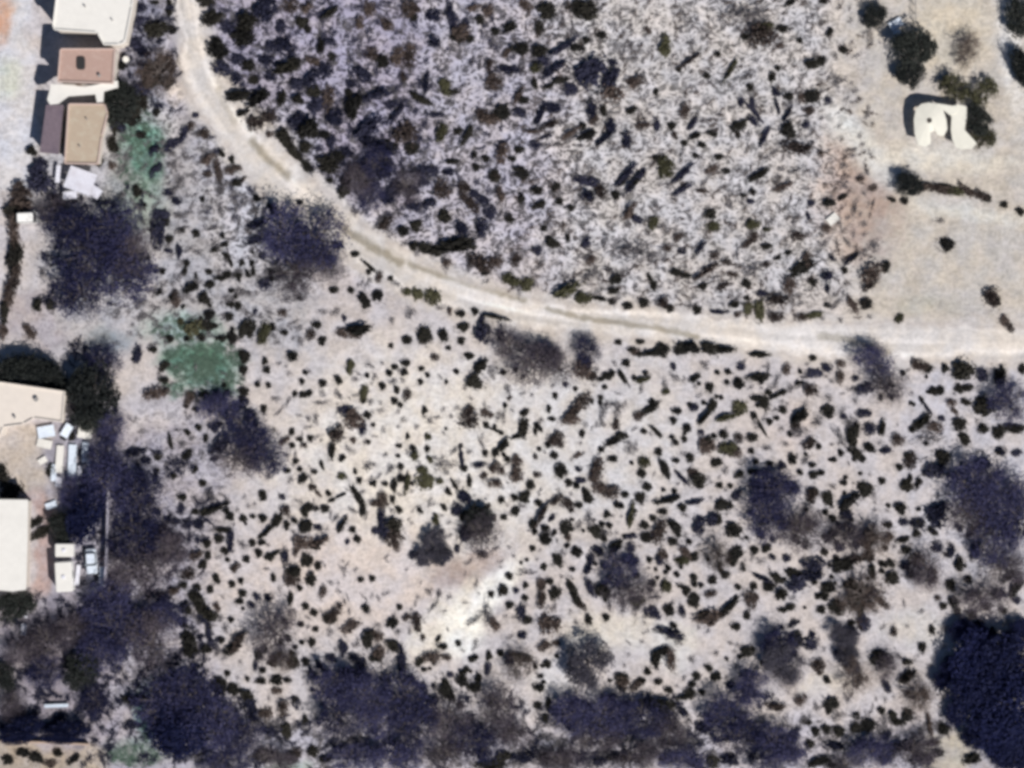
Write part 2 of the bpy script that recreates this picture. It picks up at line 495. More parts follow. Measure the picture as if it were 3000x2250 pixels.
for cl, wd, st_ in (([(742, 415), (770, 448), (800, 478), (840, 516)], 15, .8), ([(1010, 672), (1060, 705), (1120, 740), (1170, 770)], 16, .8), ([(1200, 775), (1260, 795), (1340, 822), (1440, 850), (1540, 880)], 11, .7),
                ([(1600, 905), (1700, 930), (1780, 940), (1900, 958), (2040, 985)], 10, .7), ([(640, 260), (655, 300), (690, 360)], 10, .35), ([(2400, 985), (2470, 992), (2540, 1012), (2600, 1032)], 12, .5)):
    d_, _t = seg_dist(rpx, rpy, cl)                       # dry weeds on the crown between the wheel paths
    w_ = (1 - soft(d_ + 5 * vnoise(rv[:, 0], rv[:, 1], 1.1, 63), wd * .25, wd * 1.3)) * st_
    rc_ = rc_ * (1 - w_[:, None]) + np.array((152, 144, 128.0)) * w_[:, None]
ed = soft(np.abs(uu) + .12 * vnoise(rv[:, 0], rv[:, 1], .9, 64), .55, 1.0)
rc_ = rc_ * (1 - ed[:, None]) + np.array((204, 196, 190.0)) * ed[:, None]
ra_ = road.data.color_attributes.new("soil", 'FLOAT_COLOR', 'POINT')
ra_.data.foreach_set("color", np.concatenate([lin(np.clip(rc_, 0, 250)) * ALB, np.full((len(rv), 1), .07)], 1).astype(np.float32).ravel())

# ------------------------------------------------------------------ plants: shared shapes
def quads(C, size, asp, r, flat=0.0):
    """n little leaf faces at C with random tilt; flat>0 leans them towards level"""
    n = len(C)
    a = r.normal(size=(n, 3)); a[:, 2] *= (1 - flat)
    a /= np.linalg.norm(a, axis=1)[:, None]
    b = r.normal(size=(n, 3)); b -= (b * a).sum(1)[:, None] * a
    b[:, 2] *= (1 - flat); b /= np.linalg.norm(b, axis=1)[:, None]
    size = np.asarray(size).reshape(-1, 1)
    u, v = a * size, b * size * asp
    V = np.stack([C - u, C + v * 0.9, C + u, C - v * 0.9], 1)      # leaf-shaped diamonds
    return V.reshape(-1, 3)

def faces_of(n): return np.arange(n * 4).reshape(n, 4)

def bush_shape(seed, n, size, asp, lumps, spread, hollow=0.35, hgt=0.85, flat=0.3):
    r = np.random.default_rng(seed)
    L = []
    for k in range(lumps):
        t = 2 * math.pi * (k + r.uniform(0, .7)) / lumps
        d = r.uniform(.25, spread) if lumps > 1 else 0
        L.append((d * math.cos(t), d * math.sin(t), r.uniform(.25, .45) * hgt, r.uniform(.45, .68)))
    C = []
    for i in range(n):
        cx, cy, cz, rr = L[r.integers(len(L))]
        v = r.normal(size=3); v /= np.linalg.norm(v)
        q = rr * (hollow + (1 - hollow) * r.uniform() ** 0.6)
        p = np.array([cx, cy, cz]) + v * q * np.array([1, 1, .8 * hgt])
        p[2] = abs(p[2]) + 0.02
        C.append(p)
    C = np.array(C)
    # straggling twigs that break the outline
    k = max(6, n // 12)
    t = r.uniform(0, 2 * math.pi, k); d = r.uniform(.8, 1.15, k)
    T = np.stack([d * np.cos(t), d * np.sin(t), r.uniform(.05, .5, k) * hgt], 1)
    V = np.concatenate([quads(C, size * r.uniform(.7, 1.3, n), asp, r, flat), quads(T, size * .8 * r.uniform(.6, 1.2, k), asp * .8, r, flat)])
    return V

def bush_meshes(kind, count, n, size, asp, lumps, spread, **kw):
    out = []
    for i in range(count):
        V = bush_shape(1000 * (ord(kind)) + i, n, size, asp, lumps + i % 3, spread, **kw)
        mb = MB()
        rr = random.Random(i)
        for k in range(5):                                           # stems
            t = rr.uniform(0, 6.28); d = rr.uniform(.2, .5)
            mb.tube([(0, 0, 0), (d * .5 * math.cos(t), d * .5 * math.sin(t), .22), (d * math.cos(t), d * math.sin(t), .5)], [.035, .025, .012], 3)
        SV = np.array(mb.v); tri = []
        for f in mb.f:
            tri.append(tuple(f) if len(f) == 4 else (f[0], f[1], f[2], f[2]))
        SF = np.array([t for t in tri if len(set(t)) == 4])
        Fq = np.concatenate([faces_of(len(V) // 4), SF + len(V)])
        out.append(np_mesh(kind + '_bush', np.concatenate([V, SV]), Fq, M[kind]))
    return out

SHAPES = {
    'd': bush_meshes('d', 8, 330, .17, .60, 3, .42, flat=.45),
    'n': bush_meshes('n', 6, 280, .16, .60, 3, .46, flat=.35),
    'b': bush_meshes('b', 6, 230, .17, .42, 3, .48, flat=.25),
    'o': bush_meshes('o', 5, 300, .17, .60, 3, .44, flat=.45),
    'g': bush_meshes('g', 6, 120, .17, .26, 3, .55, flat=.2),
}
NAME = {'d': 'evergreen_bush', 'n': 'blue_grey_bush', 'b': 'dry_shrub', 'o': 'olive_bush', 'g': 'twig_shrub'}
LOOK = {'d': 'dark green', 'n': 'blue-grey', 'b': 'brown dry', 'o': 'olive green', 'g': 'grey twiggy'}
GROUP = {'d': 'dark evergreen bushes dotted over the sand', 'n': 'blue-grey bushes near the trees', 'b': 'brown dry shrubs',
         'o': 'olive bushes along the road and in the clearing', 'g': 'sparse grey twig shrubs'}

# plants read off sheet by sheet; outlines and some dark bushes take in cast shade:
# sheet = (left, top, zoom); entry = x y long-radius short-radius angle kind, in that sheet's own pixels
SHEETS = []
def sheet(x0, y0, z, txt): SHEETS.append((x0, y0, z, txt))
sheet(300, 1000, 3.687, """
540 90 45 40;660 265 60 40 40;375 150 90 45 80 n;660 420 50 42;1520 160 50 50;1525 315 52 45 80;1755 225 45 28 85;1775 315 40 38;2055 155 62 58
1790 475 30 28;2150 435 32 32;2170 580 45 32 20;2075 570 35 25 80;2010 640 60 18 60 g;1850 615 40 18 30 g;1745 735 50 32 85;1920 750 70 18 50 g
950 600 65 50 70 b;905 690 38 35 0 b;1010 740 40 30 -20;1100 570 45 42;1220 605 60 60 0 n;1350 560 40 38;1530 545 52 45;1165 730 50 45 0 n;1035 930 35 33
735 1080 80 28 -80;915 985 42 28 -45;820 960 30 25 0 g;870 1110 50 40 0 g;965 1050 35 25 0 g;1115 1045 45 22 80;920 1225 60 40 40;1075 1220 55 28 -80 g
1000 1390 42 32 60;600 1255 45 38;585 1410 40 30 85;760 1455 38 32;1085 1535 38 35;1210 1270 45 28 0 n;1855 960 35 35 0 g;2045 975 40 28 80;2130 1060 35 32
2180 1120 40 30 0 b;2045 1125 35 28;1960 1070 60 28 35 b;2090 1300 32 30;1995 1400 40 25;2000 1235 35 25 0 g;2160 1485 60 38 60;1800 1450 45 35 80 g;1725 1640 35 30
560 560 120 70 20 b;680 540 60 50 0 b;330 1200 110 40 12 n;480 1290 60 40 0 n;1480 690 90 40 30 n;1600 790 50 60 0 n;1220 920 60 50 0 n;1290 1090 120 55 45 n""")
sheet(900, 1000, 3.687, """
155 25 30 28;905 50 28 28;1075 5 45 30;1245 5 35 20 0 b;1660 10 35 25;1525 75 32 25;465 275 50 35 80 o;335 420 55 36 -60;170 455 40 38;525 410 35 25 0 g
660 250 25 20 0 g;805 485 42 40;740 370 50 18 -50 g;615 560 60 28 85 o;600 640 35 32;335 580 45 25 -60 g;695 655 28 28 0 g;945 280 35 32;1060 235 48 42;1050 345 45 35 80
1235 300 30 28;1220 440 32 30;965 525 42 28 -75;1080 575 70 43 75 b;945 645 35 35;1005 690 28 28;935 430 45 35 0 g;1380 170 38 38 0 b;1610 325 30 28;1505 445 28 18 90
1700 500 25 25 0 g;1270 755 45 30 90;1320 855 28 20 90 g;1045 845 30 25 0 g;1180 925 28 28 0 g;985 925 25 25 0 g;650 800 40 38;1085 1035 38 22 90;1305 1030 40 30 90 o
990 1130 32 28;1295 1165 38 28 90;1160 1235 55 40 40 o;980 1240 25 25;1325 1275 45 28 -50 o;850 1220 25 25 0 g;35 1050 38 32 90;600 950 60 30 80 n;505 1070 35 30 0 b
655 1090 28 25;460 1170 60 32 -30 g;155 1330 60 20 -70;75 1410 32 30;520 1405 32 25 -80;565 1505 38 30 90;375 1455 42 32 0 o;650 1350 60 50 90 g;725 1330 30 30 0 g
1010 1355 32 32;905 1370 60 50 0 g;1245 1390 45 32 0 o;1280 1510 72 58 0 o;1080 1530 90 24 80 o;1430 1510 32 28 0 o;725 1530 42 22 -85;840 1540 32 30;940 1560 70 32 90
55 1570 50 42 0 b;120 1640 60 25 -45 b;510 1620 50 22 -60;1590 1545 60 28 -60;1755 1510 65 25 -85;1520 1620 50 30 -50;1750 1195 35 25 0 g;1660 1130 25 22;1665 1260 110 18 -88 n
1580 1190 70 18 40 g;1690 1370 40 35;1850 1335 80 30 10 n;1930 905 35 30 -60;2030 960 70 18 -20;2120 1110 90 40 55;2035 1210 50 35 90;1890 1120 80 15 -65 g;1925 1210 40 30 90
2165 1280 35 30;2030 1350 62 60 0 b;2100 1400 42 40 0 b;1905 1450 40 35 0 b;2040 1530 90 50 0 b;1750 850 90 70 20 b;1740 740 65 55 0 b;1940 770 60 38 -20 b;1560 810 28 25 0 g
1620 715 30 25 0 g;2125 810 90 25 88 g;2165 510 50 35 90 g;2190 610 35 30 0 b;1820 430 70 58;1880 260 100 55 55;2010 310 70 55 60 g;1740 160 60 35;1560 1330 60 40 0 g;1440 1330 60 55 0 g
270 1180 110 42 85;300 1010 130 80 70 b;480 820 110 95 0 b;400 740 60 40 -30 n;160 665 80 20 8 g;95 830 60 25 85 g;20 560 40 30 40""")
sheet(1500, 1000, 3.687, """
1295 95 45 35;1390 5 45 25;1150 15 40 30;1630 85 60 60;1500 120 120 35 10;1830 70 55 55;1960 60 90 60;2150 75 90 60 -20;1235 240 45 40;1110 235 45 25 -50 g;1200 390 80 28 -60
1030 380 60 38 10;960 410 40 22 20;1420 410 60 32 15 o;1400 500 50 22 80 g;915 300 30 25 0 g;1655 450 70 40 85 g;1660 540 35 30 0 o;1750 270 45 30 80 n;1770 390 50 30 -50 g
1980 395 70 28 25;2140 500 55 42 90;2090 250 40 35 0 g;770 280 100 78 90 b;780 230 60 60 0 n;860 380 50 45 0 b;585 470 30 30 0 n;470 590 38 28 90;400 735 40 28 90
960 610 28 28;865 650 30 22 90;770 640 80 50 55 b;680 740 150 42 50 b;620 830 100 50 0 b;430 840 40 22;310 845 30 20 0 g;140 775 50 35 30;130 930 90 45 85;50 1030 60 25 20
255 975 42 22 90;795 900 25 20 90 g;760 1000 42 28 90;480 1040 85 75 0 b;530 1110 60 45 90 b;455 1235 40 38;255 1245 35 25 90 b;710 1230 32 28 0 b;985 760 90 35 88 g
1080 680 110 35 5 g;1150 740 80 40 85 g;975 890 40 35 0 g;1120 900 60 40 85 b;1190 1020 62 50;1090 1080 85 38 25;1270 1150 75 55 -60 g;1370 800 75 55 55 b;1500 720 95 30 35;1780 755 50 40
1740 860 38 38;1965 710 52 48 0 n;2160 700 80 45 75;2080 810 130 36 50;1890 935 50 48;2045 985 35 30 0 n;1425 975 32 28;1560 980 90 26 -45;1860 1060 32 32;2100 1130 80 75 0 b
2130 1100 60 50;1745 1080 70 25 90 g;1920 1260 45 45;1585 1200 42 42;1430 1300 55 48 0 o;1400 1430 45 45;1460 1575 48 42;1650 1370 100 38 -65;1770 1290 38 32;2190 1310 45 40 90
1945 1400 50 40 0 b;2010 1490 82 80;1840 1470 100 20 -50 n;1090 1275 55 35;920 1380 120 70 80 b;880 1480 60 60 0 b;720 1380 40 35 0 n;740 1500 50 30 0 n;610 1530 42 38;530 1400 65 50 -75
270 1440 35 25 0 b;200 1550 50 42 90;40 1280 50 45 0 b;40 1440 70 58 90 b;800 1640 35 30;1220 1640 30 20;1090 1590 100 50 0 g;950 1580 70 60 0 b;1330 110 50 40 0 b""")
sheet(2100, 1000, 3.687, """
100 80 130 45;470 140 130 36;1035 180 40 30;1190 280 45 40 0 n;1345 240 50 48 0 b;1340 380 95 48 88 b;1050 340 60 35 0 n;950 385 60 18 10 g;755 300 80 48 80 b;650 420 80 28 70 g
270 270 40 38 0 n;450 380 110 38 8;560 290 90 22 88 g;245 455 60 58;110 450 35 30 0 g;560 555 38 32;700 555 50 35 20;620 600 70 22 25;410 615 42 40;510 660 75 48 -60;800 510 50 45 0 g
1010 520 82 78 0 b;1215 610 50 45 0 g;1200 745 60 58;1500 640 40 35 0 g;1600 510 70 45 20 n;1480 510 50 25 0 g;1500 400 32 30 0 n;1590 775 60 35 0 n;250 710 55 50 0 o;130 810 110 35 15 o
400 805 42 35 -70;480 920 110 18 -60;565 870 38 35;710 740 48 34 -35;645 830 32 30;700 940 30 30 0 g;900 800 130 68 45;850 900 60 50 0 b;1090 860 60 40 80 g;1000 1100 92 80 0 b
880 980 100 55 0 g;1375 810 40 35 0 n;1440 880 60 50 0 g;1480 980 120 50 85;1330 1020 130 32 -55 g;1650 940 50 45 0 n;1790 930 110 40 80;1520 1225 55 48 -60;80 1005 55 50;235 1040 55 48 90 b
390 1040 55 42;120 1150 65 58 0 o;210 1195 60 45 0 b;375 1190 35 32;530 1145 70 25 -15 g;820 1265 60 43 -70;960 1290 60 28 35 g;750 1110 40 30 0 g;20 1310 45 38 20;95 1390 50 38 90 g
240 1440 48 42 40;375 1400 28 28;525 1400 50 46 0 n;695 1340 42 38 0 n;1050 1450 48 45;1370 1530 38 35;1260 1565 40 25 0 g;30 1560 40 33;145 1560 28 28;1960 1060 85 78 0 b
1830 1180 60 35 0 n;1660 1150 75 50 -30;2100 1290 90 58 75 b;2080 1240 50 40;1970 1365 42 35;1790 1510 38 35;2060 1560 62 55;2090 1490 50 25 80;2180 880 65 42 45;2160 240 60 58 0 b""")
sheet(300, 1400, 3.687, """
860 210 45 45;855 320 60 32 90 n;1000 370 38 35;1000 215 40 25 0 g;1150 200 70 48 85 g;1230 330 150 38 25;1110 360 60 42;1380 425 45 45;1520 445 40 38;1620 420 28 28;1725 440 50 40
1730 205 42 42;1945 210 32 32 0 n;1980 350 60 58 0 b;1890 450 70 35 60;1790 560 100 26 50;1710 630 40 22 40;1990 520 45 38 90;2180 520 60 50 90;2190 350 60 40 90;1260 660 48 45
1310 565 80 28 0;1385 660 100 34 88 n;1320 790 45 32;1615 705 38 38;1515 720 60 35 -40 g;1680 815 45 45;1555 885 40 40;1800 860 50 40;1860 820 60 22 30;1975 840 80 38 88 n
2160 700 100 70 0 b;2090 800 60 35 80 b;1440 960 55 52 0 b;2060 1000 82 76;2040 1100 80 60 0 b;2190 890 60 40 90;1850 1080 45 28 90;2125 1195 35 30;1395 1150 38 35;1230 1095 55 38 -75
1165 1205 42 32 80;1515 1250 42 38;1480 1340 50 30;1660 1280 42 32 90 n;1610 1370 42 35 0 n;1790 1290 38 38 0 n;2030 1310 75 27 88;2190 1390 40 35;1020 1190 42 38;960 1270 55 34 -75
1040 1330 110 65 -70;1150 1470 110 58 -15;1240 1400 50 40 80 b;910 1410 62 58;870 1570 75 45 -45;1040 1550 50 45 0 g;1150 1620 50 25 -80;1120 710 50 45;1140 840 45 30 80
1080 950 60 38 60;1000 830 110 70 30 b;920 1040 90 58 20 b;870 1160 42 42;760 1220 100 45 30 b;590 370 50 45 0 n;710 450 42 38 0 n;800 470 40 30 0 n;640 560 80 45 0 n;1050 500 60 60 0 n
920 500 60 40 50 n;640 1420 80 70 0 n;780 660 70 50 0 n;560 820 160 45 0 n;720 830 50 60 0 n;2060 580 30 20 0 g""")
sheet(900, 1400, 3.687, """
360 195 70 14 25;265 245 40 22 20;545 200 100 26 -60;600 350 60 32 85;510 360 70 20 -30 g;945 90 60 30 90;810 210 60 45 80 b;790 280 80 40 0 b;800 420 80 38 85 n;925 235 45 28 90
990 350 45 33 -55;1200 320 30 25 0 g;1475 320 42 26 -50;1610 345 50 40 90 n;2100 245 38 32 90;2125 430 38 32;1950 315 30 30 0 b;195 335 45 40;20 310 45 40;120 535 50 38 0 n
310 430 60 28 40 g;380 500 85 32 60;490 565 38 35;540 665 38 38;435 690 30 30 0 n;20 520 55 40 90;140 680 140 55 30 b;80 730 60 45;20 900 60 38 90;115 950 45 32 90;45 1090 65 45 90
580 1105 32 30;705 1090 32 32;170 1230 70 32 75 b;290 1470 130 55 50 b;250 1520 70 50;630 1410 42 42;70 1460 40 38;460 1610 90 55 10 b;90 1640 35 30;1000 1400 30 30;915 1570 68 50 40
1070 1510 42 40 0 b;1190 1550 90 45 -80 b;760 1590 35 25 0 g;2180 1060 38 38;2115 1210 55 48 90;1990 1260 38 32 90;2190 1380 42 38;1950 1440 130 42 88 g;1830 1520 100 34 40 g;2020 1570 90 75 85 b
1390 440 60 46 90 o;930 500 88 78;940 640 80 65 0 b;960 740 60 40 -70 b;1850 430 150 125 90;1720 400 70 60;1690 600 70 48 80 n;1710 200 70 55 -70 n;1900 560 100 80 0 b;1900 830 70 50 0 b
1150 830 50 45 0 n;1480 830 60 55 0 n;1250 900 50 35 0 n;1620 770 45 32 80 n;2020 430 35 40 0 b;830 580 90 45 85 n;760 570 45 35 0 n;1420 1250 90 26 75 g;1370 1380 90 22 45 g;1320 1230 45 35 0 g""")
sheet(1500, 1400, 3.687, """
130 215 52 50;20 215 38 35;40 365 48 42 90;285 270 40 35;230 500 50 42 85;320 400 160 42 55 b;480 240 100 38 40 b;600 260 80 34 -50 b;715 295 45 38;440 430 50 22 50 n;830 210 70 58 -60
950 90 130 80 30 b;1060 150 110 65 0 b;1225 190 38 32;1390 215 60 50 90;1290 390 110 30 80 o;1280 450 45 35 90;1030 405 42 35 90;590 545 60 48 -75;605 650 50 28 90 b;720 520 60 40 90 g
840 450 70 50 80 g;910 580 65 42 -30;1000 600 90 48 -10 g;370 655 60 58;455 600 40 28 60;225 765 32 30;700 800 52 48;495 890 65 38 -60;345 965 38 32 90;650 990 32 30;550 810 35 35 0 g
1120 740 80 42 45;1290 750 42 40 0 n;1285 860 42 32 90 n;930 790 55 45 0 n;850 880 50 40 90 n;820 980 80 40 50 n;1280 630 60 25 10 n;1430 515 45 42;1525 435 35 32;1630 370 55 32;1680 235 110 36 15
1970 260 110 28 15 n;1840 320 45 40;1590 580 110 68 75 b;1460 640 60 48;1780 550 100 44 -50;1740 690 50 40;1640 820 65 50 60 b;1590 890 55 45 80 n;1870 790 110 44 -50 b;1850 890 90 50 0 o
1960 860 50 40 0;2020 520 70 48 80 n;2160 450 90 68 60 n;150 1170 38 28 90;40 1220 32 28 0 n;140 1300 35 30;150 1020 90 24 5 g;400 1120 45 40;320 1130 70 48 85 b;320 1290 150 45 88 b
460 1245 60 48 80;400 1560 110 95 0 b;170 1540 50 40;105 1440 70 38 85 n;460 1400 50 25 90 g;670 1230 110 36 -70;760 1380 60 38 -70 b;830 1530 55 38 -75;1010 1510 42 38;690 1555 25 25 0 g
1520 1145 42 38;1510 1450 70 48 -30 n;1700 1430 58 48 -75;1840 1430 60 32 -75 n;1860 1190 70 32 -20;1670 1170 75 50 80 o;1970 1325 62 50 -75;1960 1080 40 38;2170 1110 48 45;2150 1250 60 40 20 b
2150 1510 130 65 15 b;2060 1480 60 35 40;1370 1330 70 38 0 o;1560 1290 90 30 0 g;1000 1210 75 70;850 1180 110 44 -65 n;1200 1400 90 24 90 g;1330 1450 80 22 90 g;1060 1380 80 22 88 g""")  # dark bush on the brown shrub's upper edge stands for its cast shade
sheet(2100, 1400, 3.687, """
80 295 65 58;215 180 65 40 30 n;20 450 55 35 90;190 560 80 68 -20;480 600 60 48 -70;400 785 48 42;540 760 50 38 40;680 640 50 45 0 g;605 855 35 32 0 n;755 865 38 38 0 n;480 900 40 35 0 g
210 820 62 48 70;165 905 50 45;290 965 45 28 -75;95 1055 45 42;230 1180 32 30;400 1180 45 35 90;380 1290 90 58 -70 b;140 1390 130 36 45;30 1480 80 60 30 b;330 1490 45 35 -75;205 1610 48 48
500 1080 150 28 -25 n;650 1080 90 48 -35;570 1170 60 45;830 1030 80 35 -10;700 1260 85 65 60;710 1430 45 35;800 1400 45 42;1130 1430 50 45;1310 1390 70 58;1160 1270 60 55;1200 1180 70 50
870 1150 90 78 0 n;1080 930 130 62 0 n;1370 940 100 55 5;1030 1050 110 60 0 n;1510 860 80 68 0 b;1660 840 62 58 0 b;1165 805 38 38;1330 750 45 42 0 n;1190 665 38 38;1260 590 68 50 50;1245 440 42 38
1315 510 60 35 -80 n;1440 560 80 58 60 n;1600 620 180 42 55 n;1640 680 90 60 50 b;1440 250 110 58 40;1590 120 70 60;1410 400 60 48 0 n;1210 225 65 42 -75;1040 180 100 72 85 b;1050 150 60 50;820 110 90 88 0 n
600 120 90 80 0 n;450 220 50 45 0 n;410 80 60 60 0 n;500 450 62 58 0 n;620 400 90 68 0 n;700 480 60 50 90;860 520 110 58 -75 b;990 500 70 38 -70 b;1000 730 60 35 0 g;380 370 50 35 0 n
2000 335 70 58 -30;1855 300 25 25;2020 475 40 35 0 n;2190 490 60 42;2160 610 45 40 90;1850 510 45 45;2010 670 75 28 20;1860 650 80 70 0 b;1880 930 50 38 -60;1895 1080 65 60;1680 1010 80 40 90
2050 780 50 40;2170 880 90 68 -30 b;2040 950 50 40 0 n;2110 1030 55 55;1500 1280 150 58 -75;1650 1230 80 58 0 n;1600 1360 100 58 0 b;1780 1340 115 55 -30 b;1590 1560 90 55 80 n;830 1570 60 28 25 g""")
sheet(300, 1800, 3.687, """
945 310 110 68 -85;1120 370 55 45;1150 230 100 22 -80 n;1060 240 50 25 0 n;1275 280 42 35;1460 300 140 65 45 b;1400 370 80 45 35;1690 430 70 52 -65;1655 560 60 28 85 n;1855 490 80 58 90 b
2060 510 65 55 90;2190 515 40 40;1350 640 32 32;1710 725 60 35;1880 710 60 50;1880 820 60 40 0 b;1270 770 65 55 -70;1420 810 70 58;1560 870 90 68 -30;1620 1010 130 58 90 n;1950 1000 90 58 85 b
2085 925 38 35;1980 1255 60 45 90;1770 1070 60 50 0 b;1820 1250 80 50 0 n;1740 1520 70 50;330 920 100 45 -10;300 1200 90 45 0 n;2050 1540 62 58;2190 1150 50 30 90;1240 420 40 30 0 g;2100 1490 60 50 0 b
430 900 60 40;1500 220 40 24 0 g;1330 150 40 60 0 g""")
sheet(900, 1800, 3.687, """
465 160 90 72 20 b;90 175 45 38 -70;250 195 45 35 90 g;50 310 50 35 90;390 350 80 42 90 n;510 340 30 25 0 g;650 260 100 66 70;750 230 90 58 -30 b;770 420 110 78 85 b;740 460 60 45;930 330 80 48 -20
1020 500 140 45 -85 n;985 190 50 40 60 g;1250 250 45 28 90 b;1460 350 50 38;1420 265 42 22 55;1630 315 32 32;1350 460 80 48 10 b;1210 510 60 48 40;1510 465 45 35 0 b;1780 490 38 35;1965 460 55 32 90
1950 580 55 30 80 n;1720 605 40 32 90;1675 715 60 50 -60;1800 785 50 48;1845 700 60 32 85;1545 655 35 30 0 n;1500 800 110 50 -60;1380 920 60 50 0 n;1430 820 60 58 0 g;1650 990 42 35;2180 490 80 58 90 n
1820 310 40 30 90 g;150 560 90 34 -50 n;70 660 60 28 -60 n;260 470 50 42 0 n;490 460 50 40 0 n;580 540 70 45 90 n;410 640 80 60 0 n;620 680 90 68 0 n;870 690 60 55 0 n;1115 710 50 50 0 n;1240 800 60 58 0 n
250 850 50 45 0 n;850 850 50 45 0 n;60 1480 60 60;200 1560 90 40 0;420 1530 60 50 0 n;1380 1100 50 40 0 n;2100 1540 90 50 20;1900 1500 60 45 0 n;1980 1630 120 40 0""")
sheet(1500, 1800, 3.687, """
115 225 40 36 0 n;345 345 70 58 0 b;485 310 45 35 0 b;380 535 42 42;290 790 55 50;275 990 42 40;400 955 55 32 -80;360 1125 55 45 -70;480 1050 70 48 0 n;1200 720 100 64 -75 b;1190 690 60 50
1340 770 70 42 20 b;1380 720 40 30 50;1460 615 45 36 -40;1585 735 42 35;1690 820 42 40;1850 890 90 45 15;1930 850 50 48;2050 840 38 30;1990 670 45 42;2125 580 45 40 -30;1940 480 38 38 0 g;2190 680 45 35 90
1720 200 150 50 -15 n;1800 270 90 58 0 g;1620 400 110 55 30;1560 480 90 48 85;1720 480 110 52 -80 b;1050 920 70 58 0 n;1070 1040 100 68 90 n;1270 1000 90 68 -30;1560 960 170 80 -8;680 960 70 58 0 n;660 1110 100 88 0 n
810 960 60 50 0 n;2060 1220 70 58 0 n;80 460 110 36 -8;560 1560 80 60;760 1550 60 50 0 n;950 1580 80 50 0 n;360 1550 60 60 0 b;150 1540 100 40 0 n;1560 1260 120 60 0 n;1160 1280 90 60 0 n;2020 1630 100 40 -15
2170 1580 60 60;1850 1060 70 60 0 n;1240 1550 200 45 0 b;1750 1560 160 45 0 b""")  # dark arches over brown plants here are their shade, built as bushes
sheet(2100, 1800, 3.687, """
340 400 62 52;830 100 60 30 25 n;1030 320 55 48 0 n;1035 210 40 30 90 n;1120 570 90 78 0 b;350 650 90 45 0;360 820 120 68 -35 n;150 750 40 32 0 n;15 685 32 30;660 1000 110 34 -5 b;910 930 62 40 30 b
1080 1000 50 28 90 g;1240 955 60 50;1210 1050 40 30 80;1310 1090 65 52 80 g;1510 1100 42 38;1060 1270 48 48;1180 1240 50 45;1310 1260 60 50;1520 1230 55 55;1630 1190 60 50;980 1170 45 35;1005 1405 50 40
840 1290 70 38 40 n;1280 1420 90 40 0 n;1560 1400 80 58 0 n;1410 910 60 22 -50 g;2065 515 58 48;2070 660 120 52 40;1840 780 90 48 -60 n;1780 480 90 68;1920 190 70 48 85 b;1780 1040 40 38;1910 1110 70 48 -70
2060 1080 60 48 80;1980 1170 70 50;1835 1300 50 48 0 n;1940 1430 90 58 0 n;1780 1440 60 50 0 n;2080 1420 60 60 0 n;1500 560 60 80 0 b;1530 720 60 90 0 b;1360 420 60 50 0 n;1400 200 60 90 -60 n;1100 1590 120 40 20
150 1570 90 60 0 n;1240 1630 50 35;500 1340 120 60 -10 n;700 1370 100 50 0;850 270 60 60;580 290 80 90;820 420 80 70 0 n;1570 80 50 60 0 b""")
sheet(2500, 1000, 4.148, """
850 310 110 58 0 b;910 330 60 40;1125 335 65 48 -80;1340 340 120 105;1290 580 60 50;1400 570 60 45;1790 400 120 68 85;2060 340 60 40 90;980 610 62 48;1060 590 45 45;1200 740 60 50 0 b;1240 850 60 35 -75 b
1370 745 58 40 -30;835 710 45 25 -60;900 810 90 18 -50 n;860 970 130 45 50;1080 940 40 35 0 n;1000 1040 70 58 0 b;930 1180 160 55 10 g;1300 1000 58 52;1360 1175 75 58 -70;1600 790 100 88;1590 1060 60 55
1770 1090 90 68 85;1960 1050 110 40 0;1075 1405 70 70;980 1560 100 78 0 n;1800 1330 50 48 0 n;1990 1350 70 40 0 n;1560 1480 80 68 0 n;1260 1620 90 60 0 n;1570 400 50 70 0 n""")
sheet(2500, 1400, 4.148, """
600 530 45 35 0 n;790 550 60 45 0 n;970 650 80 48 -45;1030 840 50 45 0 n;1190 900 70 40 75 n;1480 880 75 48 90 n;1295 1040 80 58 90;1190 1300 65 48 -75;1395 1240 50 45;1220 1500 70 58 -60;1270 1620 42 40
1280 600 80 48 -75 n;1450 640 70 52 60 n;1880 1210 78 42 40;1980 1330 110 48 50;2000 1490 50 40 0 n;1020 460 150 120 60 n;1440 1420 110 52 30 n;1620 1560 82 78 0 b;1780 1400 82 58 -30 n;1820 1610 50 40
1100 1560 45 40;1450 1640 60 30;850 960 150 66 -25 b;960 1200 120 80 80 b;1030 1460 45 45 0 b""")
sheet(2500, 1800, 3.686, """
855 165 50 32 -75;1000 150 48 42 60 g;750 360 55 42 90;985 1230 64 58;1290 1560 110 62 15;925 1495 60 40;830 1200 150 34 -80 b;770 860 90 60 85 b;620 870 75 40 -20 n;1290 20 45 35;1350 95 50 28 30 n
1505 175 55 30 -60;1680 235 60 50 0 n;1430 250 45 40 0 n;1680 80 30 25 0 g;710 1560 120 70 0 n;860 1390 70 30 0 b;350 1560 90 60 0 n""")
